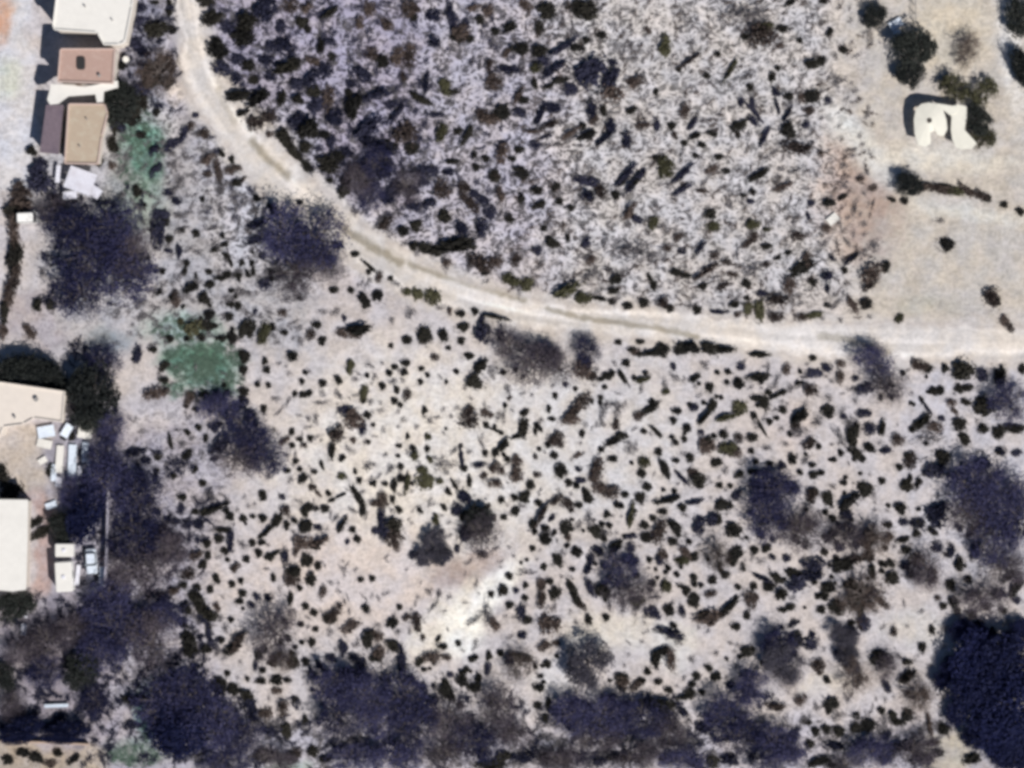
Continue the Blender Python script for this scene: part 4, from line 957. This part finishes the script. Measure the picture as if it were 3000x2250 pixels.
for t in [
    # west edge and yards
    (150, 610, 60, 40, 'p'), (215, 660, 85, 62, 'm'), (320, 660, 80, 70, 'm'), (260, 740, 95, 75, 'm'), (360, 800, 85, 75, 'm'), (230, 850, 80, 70, 'm'), (390, 730, 70, 60, 'p'),
    (330, 1410, 70, 85, 'm'), (300, 1330, 50, 45, 'm'), (420, 1450, 62, 85, 'm'), (390, 1560, 85, 65, 'm'), (400, 1660, 90, 75, 'p'), (500, 1600, 65, 60, 'p'), (310, 1760, 75, 60, 'm'),
    (350, 1830, 85, 80, 'm'), (440, 1880, 85, 75, 'p'), (480, 1800, 60, 50, 'm'), (290, 1900, 70, 60, 'm'), (250, 1490, 45, 80, 'v'),
    (470, 2050, 75, 75, 'm'), (560, 2040, 85, 80, 'm'), (620, 2110, 85, 75, 'm'), (520, 2130, 80, 65, 'v'), (690, 2140, 70, 55, 'm'),
    (270, 1150, 62, 85, 'e'), (300, 1060, 55, 50, 'm'), (250, 1215, 45, 45, 'e'), (330, 1240, 45, 45, 'm'),
    (40, 1085, 70, 48, 'e'), (120, 1090, 62, 48, 'e'), (165, 1130, 38, 30, 'e'),
    (40, 1775, 55, 40, 'e'), (130, 1870, 70, 55, 'p'), (200, 1840, 60, 42, 'p'), (130, 1965, 55, 45, 'm'), (15, 1975, 32, 42, 'e'), (235, 1960, 48, 48, 'e'), (60, 1900, 60, 50, 'p'),
    (275, 2050, 45, 45, 'm'), (60, 2135, 60, 32, 'v'), (190, 2140, 66, 28, 'v'), (30, 2060, 45, 45, 'p'),  # both very dark trees stand in for wall and tree shade
    (215, 1440, 45, 45, 'm'), (175, 1545, 45, 38, 'e'),
    (462, 205, 58, 56, 'b'), (345, 300, 50, 58, 'e'),
    # the plot
    (650, 1190, 60, 45, 'm'), (715, 1250, 65, 60, 'm'), (770, 1320, 65, 60, 'm'), (690, 1340, 70, 55, 'p'),
    (840, 680, 75, 80, 'm'), (930, 690, 75, 85, 'm'), (870, 790, 85, 65, 'p'), (960, 770, 50, 50, 'p'),
    (1115, 470, 52, 50, 'm'), (1050, 520, 55, 50, 'p'), (1190, 540, 50, 42, 'p'), (1090, 575, 40, 36, 'm'),
    (1490, 1000, 70, 40, 'p'), (1560, 1065, 80, 55, 'p'), (1640, 1075, 60, 50, 'p'), (1600, 1030, 45, 32, 'm'), (1720, 1020, 38, 42, 'm'),
    (1255, 1625, 34, 28, 'q'), (1290, 1620, 30, 30, 'q'), (1272, 1575, 26, 34, 'q'), (1410, 1560, 60, 60, 'p'), (1400, 1520, 36, 40, 'e'), (1815, 1660, 58, 50, 'm'), (1850, 1730, 75, 55, 'p'), (2105, 1620, 40, 60, 'b'),
    (2280, 1430, 72, 55, 'm'), (2250, 1510, 70, 60, 'm'), (2350, 1550, 75, 60, 'p'), (2480, 1570, 60, 50, 'p'),
    (1722, 1935, 62, 64, 'q'), (1525, 1945, 48, 45, 'b'), (800, 1850, 65, 80, 'p'), (840, 1930, 40, 35, 'b'),
    (990, 2000, 75, 60, 'm'), (1070, 2030, 80, 65, 'm'), (990, 2095, 70, 55, 'm'), (1100, 2105, 66, 52, 'm'), (1190, 2040, 75, 65, 'm'), (1210, 2120, 80, 65, 'm'), (1320, 2110, 68, 60, 'p'),
    (1460, 2070, 70, 65, 'p'), (1400, 2170, 80, 50, 'm'), (1500, 2150, 55, 40, 'p'), (1680, 2090, 58, 58, 'm'), (1780, 2090, 60, 65, 'm'), (1880, 2090, 75, 55, 'm'), (1960, 2135, 60, 50, 'p'), (1740, 2160, 75, 45, 'p'),
    (2140, 2080, 70, 60, 'm'), (2170, 2150, 80, 55, 'm'), (2280, 2170, 75, 45, 'm'), (2285, 1880, 55, 50, 'm'), (2300, 1930, 55, 55, 'q'), (2300, 1980, 45, 45, 'p'), (2205, 2000, 55, 50, 'm'), (2470, 1860, 30, 42, 'q'), (2490, 1920, 32, 45, 'q'), (2505, 1980, 42, 55, 'b'), (2600, 1950, 45, 40, 'p'),
    # east
    (2560, 1050, 60, 45, 'm'), (2600, 1130, 55, 55, 'p'), (2960, 1170, 55, 60, 'm'), (2850, 1410, 80, 70, 'm'), (2930, 1440, 80, 75, 'm'), (2840, 1500, 70, 60, 'p'), (2980, 1520, 70, 80, 'm'), (2920, 1570, 75, 70, 'm'), (2940, 1660, 70, 55, 'p'),
    (2720, 1660, 60, 55, 'p'), (2880, 1750, 75, 55, 'p'), (2570, 1570, 50, 60, 'b'), (2530, 1740, 70, 60, 'b'), (2690, 2030, 50, 60, 'b'),
    (2855, 1925, 62, 75, 'v'), (2950, 1940, 80, 75, 'v'), (2860, 2030, 72, 70, 'v'), (2970, 2060, 90, 90, 'v'), (2910, 2130, 66, 62, 'v'), (2990, 2190, 60, 60, 'v'), (2815, 1845, 28, 34, 'v'), (2785, 1945, 30, 24, 'v'), (2760, 1985, 30, 22, 'v'), (2800, 2090, 32, 28, 'v'), (2880, 1860, 34, 28, 'v'), (2990, 1855, 36, 34, 'v'), (2850, 2160, 30, 32, 'v'), (2930, 2215, 34, 30, 'v'),
    (2562, 40, 34, 32, 'e'), (2675, 140, 58, 55, 'e'), (2670, 215, 36, 40, 'e'), (2660, 540, 38, 34, 'e'), (2795, 255, 42, 36, 'o'), (2882, 262, 40, 34, 'o'), (2870, 345, 42, 36, 'e'), (2880, 400, 36, 30, 'o'),
    (2985, 45, 36, 55, 'e'), (3000, 200, 28, 70, 'e'), (2835, 120, 42, 38, 'b'), (2830, 170, 34, 26, 'b'),
    # south edge
    (660, 2225, 75, 45, 'm'), (800, 2215, 70, 40, 'p'), (1040, 2215, 75, 40, 'm'), (1170, 2215, 80, 45, 'm'), (1310, 2210, 75, 40, 'p'), (1640, 2230, 70, 40, 'p'), (1850, 2220, 90, 40, 'p'), (2000, 2225, 70, 40, 'm'), (2280, 2225, 80, 35, 'm'),
    (2560, 2200, 65, 45, 'm'), (2680, 2200, 65, 50, 'p'), (2480, 2240, 60, 35, 'p'),
]: plant(*t)

# ------------------------------------------------------------------ buildings on the west side
M['roof_white'] = mat_plain('roof_white_coating', (0.66, 0.64, 0.60), .7, .04, 1.2, .1)
M['roof_cream'] = mat_plain('roof_cream_coating', (0.62, 0.56, 0.50), .75, .05, 1.0, .1, stain=(.62, .55, .48))
M['roof_pink'] = mat_plain('roof_pink_gravel', alb((188, 158, 146)), .9, .12, 5, .3, stain=alb((205, 180, 168)))
M['roof_tan'] = mat_plain('roof_tan_gravel', alb((190, 172, 152)), .9, .10, 4, .3, stain=alb((205, 196, 176)))
M['roof_lilac'] = mat_plain('roof_worn_felt', alb((120, 106, 116)), .9, .18, 2, .2, stain=alb((96, 84, 98)))
M['parapet'] = mat_plain('parapet_plaster', alb((216, 192, 182)), .85, .08, 3)
M['wall'] = mat_plain('wall_plaster', (0.52, 0.47, 0.42), .9, .08, 2)
M['metal'] = mat_plain('bare_metal_sheet', (0.62, 0.62, 0.68), .5, .12, 2.5, .1, stain=(.45, .42, .45))
M['pale_metal'] = mat_plain('pale_blue_metal', (0.60, 0.66, 0.74), .5, .12, 2.0, .1)
M['glass'] = mat_plain('dark_glass', (0.03, 0.035, 0.04), .15, .05, 1)
M['door'] = mat_plain('door_paint', (0.2, 0.13, 0.09), .6, .1, 3)
M['dark'] = mat_plain('black_hatch', (0.02, 0.018, 0.018), .7, .1, 3)
M['white_paint'] = mat_plain('white_vehicle_paint', (0.80, 0.79, 0.76), .35, .03, 2)
M['tyre'] = mat_plain('tyre_rubber', (0.025, 0.025, 0.025), .9, .1, 5)
M['lamp'] = mat_plain('lamp_lens', (0.6, 0.58, 0.5), .2, .03, 5)
M['fabric'] = mat_plain('cream_shade_fabric', (0.66, 0.64, 0.56), .85, .05, 1.2, .1)
M['post'] = mat_plain('steel_post', (0.25, 0.24, 0.23), .5, .1, 4)
M['block'] = mat_plain('pale_block_wall', alb((196, 192, 206)), .9, .1, 3, .2)
M['tan_block'] = mat_plain('tan_block_wall', alb((196, 172, 154)), .9, .1, 3, .2)

def shift(poly, h): return [P(x, y, h) for x, y in poly]
def inset(poly, d):
    cx = sum(p[0] for p in poly) / len(poly); cy = sum(p[1] for p in poly) / len(poly)
    out = []
    for x, y in poly:
        l = math.hypot(x - cx, y - cy); k = max(0, 1 - d / l)
        out.append((cx + (x - cx) * k, cy + (y - cy) * k))
    return out

def house(name, label, cat, px_poly, h, roof, parapet=True, hatch=None, vents=(), stains=(), wall='wall', pmat='parapet'):
    poly = shift(px_poly, h)
    cx = sum(p[0] for p in poly) / len(poly); cy = sum(p[1] for p in poly) / len(poly)
    root = empty(name, (cx, cy, -.05))
    loc = [(x - cx, y - cy) for x, y in poly]
    m = MB(); m.prism(inset(loc, .35), 0, h - .18); m.build('wall', M[wall], root)
    m = MB(); m.prism(loc, h - .18, h); m.build('roof', M[roof], root)
    n = len(loc)
    if parapet:
        ar = sum(loc[i][0] * loc[(i + 1) % n][1] - loc[(i + 1) % n][0] * loc[i][1] for i in range(n))
        sg = 1 if ar > 0 else -1
        m = MB()
        for i in range(n):
            (x0, y0), (x1, y1) = loc[i], loc[(i + 1) % n]
            L = math.hypot(x1 - x0, y1 - y0); ux, uy = (x1 - x0) / L, (y1 - y0) / L
            nx_, ny_ = -uy * sg, ux * sg
            e0 = .003 + .002 * i
            a0, a1 = .19, L - .19
            pts = [(x0 + ux * a0 + nx_ * e0, y0 + uy * a0 + ny_ * e0), (x0 + ux * a1 + nx_ * e0, y0 + uy * a1 + ny_ * e0),
                   (x0 + ux * a1 + nx_ * .22, y0 + uy * a1 + ny_ * .22), (x0 + ux * a0 + nx_ * .22, y0 + uy * a0 + ny_ * .22)]
            m.prism(pts, h, h + .22 + .004 * (i % 3))
        m.build('parapet', M[pmat], root)
    # door and windows in the longest wall
    walls = inset(loc, .35)
    order = sorted(range(n), key=lambda i: -math.hypot(walls[i][0] - walls[(i + 1) % n][0], walls[i][1] - walls[(i + 1) % n][1]))
    for w_i, i in enumerate(order[:2]):
        (x0, y0), (x1, y1) = walls[i], walls[(i + 1) % n]
        L = math.hypot(x1 - x0, y1 - y0); ux, uy = (x1 - x0) / L, (y1 - y0) / L
        for s, kind in ((.25, 'window'), (.72, 'door' if w_i == 0 else 'window')):
            wd = .5 if kind == 'door' else .65
            zz = (0.0, 2.05) if kind == 'door' else (1.0, 2.0)
            mx, my = x0 + ux * L * s, y0 + uy * L * s
            d = .05
            q = [(mx - ux * wd - uy * d, my - uy * wd + ux * d), (mx + ux * wd - uy * d, my + uy * wd + ux * d),
                 (mx + ux * wd + uy * d, my + uy * wd - ux * d), (mx - ux * wd + uy * d, my - uy * wd - ux * d)]
            m = MB(); m.prism(q, *zz); m.build(kind, M['door' if kind == 'door' else 'glass'], root)
    if hatch:
        hx, hy = P(hatch[0], hatch[1], h); hx -= cx; hy -= cy
        m = MB(); m.rbox(hx - .75, hx + .75, hy - 1.15, hy + 1.15, h + .002, h + .22, .45, .06); m.build('roof_hatch', M['dark'], root)
    for vx, vy, r in vents:
        x, y = P(vx, vy, h); x -= cx; y -= cy
        m = MB(); m.tube([(x, y, h - .05), (x, y, h + .45)], [r, r], 10); m.tube([(x, y, h + .45), (x, y, h + .55)], [r * 1.5, r * 1.2], 10)
        m.build('roof_vent', M['post'], root)
    return tag(root, label, cat)

house('flat_roofed_house', 'big white flat-roofed house cut by the top edge of the picture', 'house',
      [(172, -70), (398, -70), (388, 20), (368, 122), (350, 132), (304, 132), (284, 97), (160, 88), (153, 78)], 6.0, 'roof_white', True, vents=((250, 20, .12), (330, 60, .1)), pmat='roof_white')
house('pink_roofed_house', 'house with pink gravel roof and black oval hatch', 'house',
      [(176, 142), (338, 142), (332, 246), (168, 240)], 5.6, 'roof_pink', True, hatch=(237, 185), vents=((292, 222, .2),))
house('garden_shed', 'low lilac-grey shed beside the tan-roofed house', 'shed', [(135, 306), (186, 308), (172, 452), (116, 446)], 3.4, 'roof_lilac', False)
house('tan_roofed_house', 'long house with tan gravel roof below the white porch cover', 'house',
      [(200, 303), (308, 304), (317, 332), (300, 400), (288, 482), (188, 480)], 3.8, 'roof_tan', True, vents=((255, 350, .1), (235, 430, .1)))
house('cream_house', 'cream flat-roofed house at the left edge beside the dark trees', 'house',
      [(-70, 1110), (20, 1121), (191, 1146), (184, 1238), (100, 1226), (70, 1244), (10, 1252), (0, 1282), (-70, 1285)], 3.6, 'roof_cream', True, vents=((107, 1170, .3), (44, 1222, .18)), pmat='roof_cream')
house('white_barn', 'plain white roofed barn at the left edge above the dark trees', 'barn', [(-80, 1462), (82, 1464), (80, 1600), (76, 1728), (35, 1733), (-80, 1722)], 4.0, 'roof_white', False)
# weathered brown plants against the tan house come from the bush sheets

# white porch cover: bent thin slab on posts
def canopy(name, label, cat, px_poly, h, mat, th=.14, wave=0.0, posts=None):
    poly = shift(px_poly, h)
    cx = sum(p[0] for p in poly) / len(poly); cy = sum(p[1] for p in poly) / len(poly)
    root = empty(name, (cx, cy, -.05))
    loc = [(x - cx, y - cy) for x, y in poly]
    m = MB(); m.prism(loc, h - th, h); m.build('cover', M[mat], root)
    ins = inset(loc, .25)
    for i in (posts or range(len(ins))):
        x, y = ins[i]
        m = MB(); m.tube([(x, y, 0), (x, y, h - th - .003)], [.05, .05], 6); m.build('post', M['post'], root)
    return tag(root, label, cat)
canopy('porch_cover', 'bright white bent porch cover between the pink and tan roofs', 'canopy',
       [(150, 246), (250, 254), (345, 236), (346, 256), (304, 268), (302, 298), (284, 300), (279, 276), (200, 282), (170, 304), (146, 306), (138, 292)], 4.6, 'roof_white', posts=[0, 3, 5, 6, 9, 11])
# pale twin shade covers at the north-east
def ring_canopy(px, py, outer, hole, h, label):
    cx, cy = P(px, py, h)
    root = empty('shade_cover', (cx, cy, -.05))
    n = len(outer)
    A = [((P(x, y, h)[0] - cx), (P(x, y, h)[1] - cy)) for x, y in outer]
    hx, hy = P(hole[0], hole[1], h); hx -= cx; hy -= cy
    r = hole[2] * S
    ang = [math.atan2(y - hy, x - hx) for x, y in A]
    B = [(hx + r * math.cos(t), hy + r * math.sin(t)) for t in ang]
    V = []
    for z0, z1 in ((h - .12, h + .25), (h - .24, h + .13)):
        V += [(x, y, z0) for x, y in A] + [(x, y, z1) for x, y in B]
    F = []
    for i in range(n):
        j = (i + 1) % n
        F += [(i, j, n + j, n + i), (2 * n + i, 3 * n + i, 3 * n + j, 2 * n + j), (i, 2 * n + i, 2 * n + j, j), (n + i, n + j, 3 * n + j, 3 * n + i)]
    me = py_mesh('cover', V, F, M['fabric']); ob('cover', me, root)
    for i in range(0, n, 3):
        m = MB(); m.tube([(A[i][0] * .93, A[i][1] * .93, 0), (A[i][0] * .93, A[i][1] * .93, h - .2)], [.05, .05], 6); m.build('post', M['post'], root)
    return tag(root, label, 'canopy')
rc = ring_canopy(2722, 360, [(2684, 318), (2700, 304), (2722, 300), (2745, 305), (2764, 322), (2773, 350), (2776, 378), (2766, 398), (2748, 396), (2742, 380), (2722, 392), (2728, 420), (2712, 430), (2690, 424), (2680, 390), (2678, 350)],
            (2722, 353, 8), 2.4, 'cream scalloped shade cover with a small round hole beside the north-east trees')
for k, (pl, hz) in enumerate((([(2738, 302), (2760, 305), (2790, 310), (2806, 308), (2806, 330), (2784, 338), (2764, 322)], 2.16), ([(2780, 316), (2806, 306), (2832, 312), (2832, 345), (2826, 380), (2846, 402), (2862, 420), (2848, 436), (2815, 438), (2800, 432), (2790, 408), (2786, 380), (2788, 345)], 2.06))):
    q_ = [(P(x, y, hz)[0] - rc.location.x, P(x, y, hz)[1] - rc.location.y) for x, y in pl]
    m = MB(); m.prism(q_, hz - .07, hz); m.build('cover', M['fabric'], rc)
    if k: 
        for i in (2, 4, 6, 8, 11):
            x, y = inset(q_, .25)[i]
            m = MB(); m.tube([(x, y, 0), (x, y, hz - .073)], [.05, .05], 6); m.build('post', M['post'], rc)

# corrugated sheets: each lies or leans on its own
def corrugated(px, py, lpx, wpx, ang, z, mat, label, tilt=0.0, name='corrugated_sheet'):
    L, W = lpx * S, wpx * S
    n = max(8, int(W / .09)); V, F = [], []
    for i in range(n + 1):
        y = -W / 2 + W * i / n; zz = .03 * math.cos(i * math.pi)
        for j, x in enumerate((-L / 2, 0, L / 2)):
            V.append((x, y, zz + (.05 if j == 1 else 0)))
    b = len(V)
    V += [(x, y, q - .012) for x, y, q in V]
    for i in range(n):
        for j in range(2):
            k = i * 3 + j
            F.append((k, k + 1, k + 4, k + 3)); F.append((b + k, b + k + 3, b + k + 4, b + k + 1))
    for j in range(2): F.append((j, b + j, b + j + 1, j + 1)); F.append((n * 3 + j, n * 3 + j + 1, b + n * 3 + j + 1, b + n * 3 + j))
    o = ob(name, py_mesh(name, V, F, M[mat]))
    x, y = P(px, py, z)
    o.location = (x, y, z); o.rotation_euler = (0, math.radians(tilt), math.radians(ang))
    return tag(o, label, 'metal sheet', 'scrap metal sheets in the west yards')
for px, py, l, w_, an, z, mt, tx in [
    (235, 530, 82, 66, -20, 1.9, 'metal', 'wide silvery metal sheet over the lean-to below the tan roof'),
    (205, 572, 40, 22, 5, 1.2, 'metal', 'short silvery metal sheet, lower left of the lean-to'),
    (278, 562, 36, 30, -35, 1.2, 'metal', 'short silvery metal sheet, lower right of the lean-to'),
    (170, 510, 50, 14, 85, 1.0, 'metal', 'narrow silvery strip at the left side of the lean-to'),
    (135, 1265, 50, 34, 10, .5, 'pale_metal', 'pale bluish sheet lying right below the cream house'),
    (250, 1262, 46, 40, 80, .5, 'roof_white', 'white sheet at the upper right of the scrap yard'),
    (175, 1345, 80, 22, 86, .35, 'roof_white', 'long white sheet, leftmost of the upright row in the scrap yard'),
    (212, 1350, 95, 24, 88, .35, 'pale_metal', 'long pale blue sheet, second in the scrap yard row'),
    (250, 1325, 60, 20, 88, .35, 'pale_metal', 'pale blue sheet, third in the scrap yard row'),
    (285, 1352, 55, 16, 88, .5, 'roof_white', 'bright white sheet, rightmost of the scrap yard row'),
    (282, 1398, 22, 18, 80, .4, 'roof_white', 'small white sheet just below the bright one in the scrap yard'),
    (172, 1412, 30, 20, 80, .3, 'metal', 'short pale sheet at the lower left of the scrap yard'),
    (130, 1300, 44, 26, -12, .3, 'roof_white', 'white sheet lying left in the upper scrap yard'),
    (196, 1262, 40, 24, 60, .6, 'pale_metal', 'pale blue sheet lying between the cream house and the white sheet'),
    (158, 1385, 50, 16, 88, .3, 'pale_metal', 'narrow pale blue sheet left of the long white one'),
    (232, 1395, 60, 12, 86, .6, 'metal', 'narrow grey sheet across the scrap yard row'),
    (262, 1375, 66, 14, 90, .5, 'metal', 'grey sheet between the third and the bright white one'),
    (150, 1480, 34, 20, 20, .3, 'pale_metal', 'pale blue sheet lying just below the scrap yard row'),
    (255, 1560, 40, 16, 80, .3, 'metal', 'grey sheet standing by the dark tree above the car'),
    (125, 1350, 26, 18, 30, .3, 'roof_white', 'small white sheet at the far left of the scrap yard'),
    (228, 1685, 60, 12, 84, .3, 'metal', 'narrow pale strip beside the camper trailer'),
    (298, 1690, 60, 16, 85, .3, 'pale_metal', 'pale blue strip against the east side of the yard'),
    (2625, 70, 40, 26, 30, .4, 'pale_metal', 'pale sheet lying upper left of the dark north-east tree'),
    (2636, 108, 44, 20, -58, .4, 'pale_metal', 'pale blue sheet leaning left of the dark north-east tree'),
    (2440, 642, 34, 26, 40, .2, 'roof_white', 'white sheet alone on the brown soil at the right'),
    (75, 1800, 20, 14, 80, .4, 'metal', 'small pale sheet, upper of two below the white barn'),
    (70, 1845, 34, 16, 86, .4, 'metal', 'small pale sheet, lower of two below the white barn'),
    (165, 2068, 70, 10, 2, .5, 'pale_metal', 'long thin pale strip among the lower left trees'),
]: corrugated(px, py, l, w_, an, z, mt, tx)
# lean-to frame that carries the silvery sheets
root = empty('lean_to_frame', (*P(230, 532, 1.8), -.05))
for dx, dy in ((-2.2, -1.6), (2.2, -1.6), (-2.2, 1.6), (2.2, 1.6)):
    m = MB(); m.tube([(dx, dy, 0), (dx, dy, 1.8)], [.06, .06], 6); m.build('post', M['post'], root)
for dy in (-1.6, 1.6):
    m = MB(); m.box(-2.4, 2.4, dy - .05, dy + .05, 1.803, 1.88); m.build('beam', M['post'], root)
tag(root, 'open lean-to frame under the silvery sheets below the tan roof', 'shelter')

# walls of the yards
def wall_run(name, label, line, h, th, mat):
    x0, y0 = P(*line[0], h)
    root = empty(name, (x0, y0, -.08))
    for k in range(len(line) - 1):
        (ax, ay), (bx_, by) = P(*line[k], h), P(*line[k + 1], h)
        L = math.hypot(bx_ - ax, by - ay); ux, uy = (bx_ - ax) / L, (by - ay) / L
        n = max(1, round(L / 2.4))
        for i in range(n):                                    # wall bays with slightly proud piers
            s0, s1 = L * i / n + .16, L * (i + 1) / n - .16
            q = [(ax + ux * s + uy * t * th / 2 - x0, ay + uy * s - ux * t * th / 2 - y0) for s, t in ((s0, -1), (s1, -1), (s1, 1), (s0, 1))]
            m = MB(); m.prism(q, 0, h); m.build('panel', M[mat], root)
            s0, s1 = L * i / n - .158, L * i / n + .158
            q = [(ax + ux * s + uy * t * (th / 2 + .04) - x0, ay + uy * s - ux * t * (th / 2 + .04) - y0) for s, t in ((s0, -1), (s1, -1), (s1, 1), (s0, 1))]
            m = MB(); m.prism(q, 0, h + .08); m.build('pier', M[mat], root)
    return tag(root, label, 'wall')
wall_run('block_wall', 'pale block wall along the right side of the scrap yard', [(322, 1300), (318, 1400), (314, 1510), (312, 1600), (306, 1720)], 1.6, .3, 'block')
wall_run('block_wall', 'low tan wall across the lower left corner', [(-40, 2172), (60, 2174), (160, 2177), (260, 2182)], 1.0, .3, 'tan_block')

# ------------------------------------------------------------------ vehicles
def car(name, label, px, py, L, W, ang, body='white_paint', H=1.5, van=False):
    x, y = P(px, py, 1.2)
    root = empty(name, (x, y, -.05), math.radians(ang))
    m = MB(); m.rbox(-L / 2, L / 2, -W / 2, W / 2, .28, H * (.62 if not van else .55), .28, .12)
    b = m.build('body', M[body], root)
    # glasshouse: tapered, glass sides with a painted roof
    c0, c1 = (-.36 * L, .18 * L) if not van else (-.48 * L, .34 * L)
    z0, z1 = H * (.62 if not van else .55) + .002, H
    w0, w1 = W * .46, W * .38
    V = [(c0, -w0, z0), (c1, -w0, z0), (c1, w0, z0), (c0, w0, z0), (c0 + .22, -w1, z1 - .06), (c1 - .45, -w1, z1 - .06), (c1 - .45, w1, z1 - .06), (c0 + .22, w1, z1 - .06)]
    F = [(3, 2, 1, 0), (4, 5, 6, 7), (0, 1, 5, 4), (1, 2, 6, 5), (2, 3, 7, 6), (3, 0, 4, 7)]
    g = MB(); g.add(V, F); g.build('window_band', M['glass'], root)
    r = MB(); r.rbox(c0 + .17, c1 - .40, -w1 - .04, w1 + .04, z1 - .058, z1 + .02, .18, .04); r.build('roof', M[body], root)
    for sx in (-.31, .31):
        for sy in (-1, 1):
            w_ = MB(); w_.wheel((sx * L, sy * (W / 2 - .09), .32), .32, .2); wo = w_.build('wheel', M['tyre'], root)
            h_ = MB(); h_.wheel((sx * L, sy * (W / 2 + .013), .32), .17, .03, 10); h_.build('rim', M['metal'], wo)
    for sy in (-1, 1):
        l_ = MB(); l_.rbox(L / 2 - .1, L / 2 + .015, sy * W * .33 - .14, sy * W * .33 + .14, .55, .7, .04, .02); l_.build('headlight', M['lamp'], root)
        l_ = MB(); l_.rbox(c1 - .35, c1 - .17, sy * (W / 2 + .1) - .09, sy * (W / 2 + .1) + .09, z0, z0 + .14, .04, .02); l_.build('mirror', M[body], root)
    return tag(root, label, 'van' if van else 'car')
car('parked_van', 'white van parked by the brown hedge at the left edge', 82, 637, 4.1, 1.9, 2, H=1.9, van=True)
car('parked_car', 'pale blue car parked beside the camper trailer', 266, 1645, 4.4, 1.85, -86, 'pale_metal')
def camper(name, label, px, py, L, W, ang, H):
    x, y = P(px, py, H)
    root = empty(name, (x, y, -.05), math.radians(ang))
    m = MB(); m.rbox(-L / 2, L / 2, -W / 2, W / 2, .5, H - .003, .22, .02); m.build('body', M['white_paint'], root)
    m = MB(); m.rbox(-L / 2 + .01, L / 2 - .01, -W / 2 + .01, W / 2 - .01, H, H + .1, .22, .08); m.build('roof', M['roof_white'], root)
    m = MB(); m.rbox(-.3, .3, -.3, .3, H + .102, H + .26, .08, .05); m.build('roof_vent', M['metal'], root)
    for sy in (-1, 1):
        m = MB(); m.rbox(-.9, .4, sy * W / 2 - .03, sy * W / 2 + .03, 1.4, 2.0, .02, .01); m.build('window', M['glass'], root)
        m = MB(); m.wheel((-.1, sy * (W / 2 - .14), .34), .34, .22); m.build('wheel', M['tyre'], root)
    m = MB(); m.tube([(L / 2 - .05, 0, .55), (L / 2 + .9, 0, .5)], [.06, .05], 6); m.build('tow_bar', M['post'], root)
    return tag(root, label, 'trailer')
camper('camper_trailer', 'long white camper trailer below the small white one', 186, 1690, 5.2, 2.9, -87, 2.7)
camper('camper_trailer', 'small white trailer above the long camper trailer', 187, 1612, 3.1, 2.3, 0, 2.4)

# ------------------------------------------------------------------ small yard things
def barrel(px, py, r, h, label, mat='roof_white'):
    x, y = P(px, py, h)
    root = empty('barrel', (x, y, -.05))
    m = MB(); m.tube([(0, 0, 0), (0, 0, .05), (0, 0, h * .33), (0, 0, h * .36), (0, 0, h * .66), (0, 0, h * .69), (0, 0, h)], [r * .96, r, r, r * 1.05, r, r * 1.05, r], 14); m.build('drum', M[mat], root)
    m = MB(); m.tube([(0, 0, h + .001), (0, 0, h + .04)], [r * .97, r * .93], 14); m.build('lid', M[mat], root)
    return tag(root, label, 'barrel')
barrel(368, 173, .55, 1.0, 'white barrel standing right of the pink-roofed house')
barrel(332, 298, .45, .9, 'white barrel standing right of the porch cover')
barrel(202, 1552, .5, 1.0, 'white barrel in the dark bushes above the small trailer')
barrel(278, 1728, .6, 1.0, 'white barrel below the pale blue car')
barrel(252, 1540, .4, .9, 'white barrel nearest the pale block wall')
# wire fence line at the north-east
root = empty('post_fence', (*P(2684, 0, 1), -.05))
ax, ay = P(2680, -40, 1)
for i in range(5):
    m = MB(); x, y = P(2681 + i * .6, -40 + 26 * i, 1)
    rx0, ry0 = root.location.x, root.location.y
    m.tube([(x - rx0, y - ry0, 0), (x - rx0, y - ry0, 1.5)], [.07, .07], 6); m.build('post', M['post'], root)
for z in (.5, .95, 1.35):
    m = MB(); a0, b0 = P(2681, -40, 1), P(2683.4, 64, 1)
    m.tube([(a0[0] - rx0, a0[1] - ry0, z), (b0[0] - rx0, b0[1] - ry0, z)], [.035, .035], 5); m.build('rail', M['post'], root)
tag(root, 'dark post fence running down from the top edge near the north-east tree', 'fence')
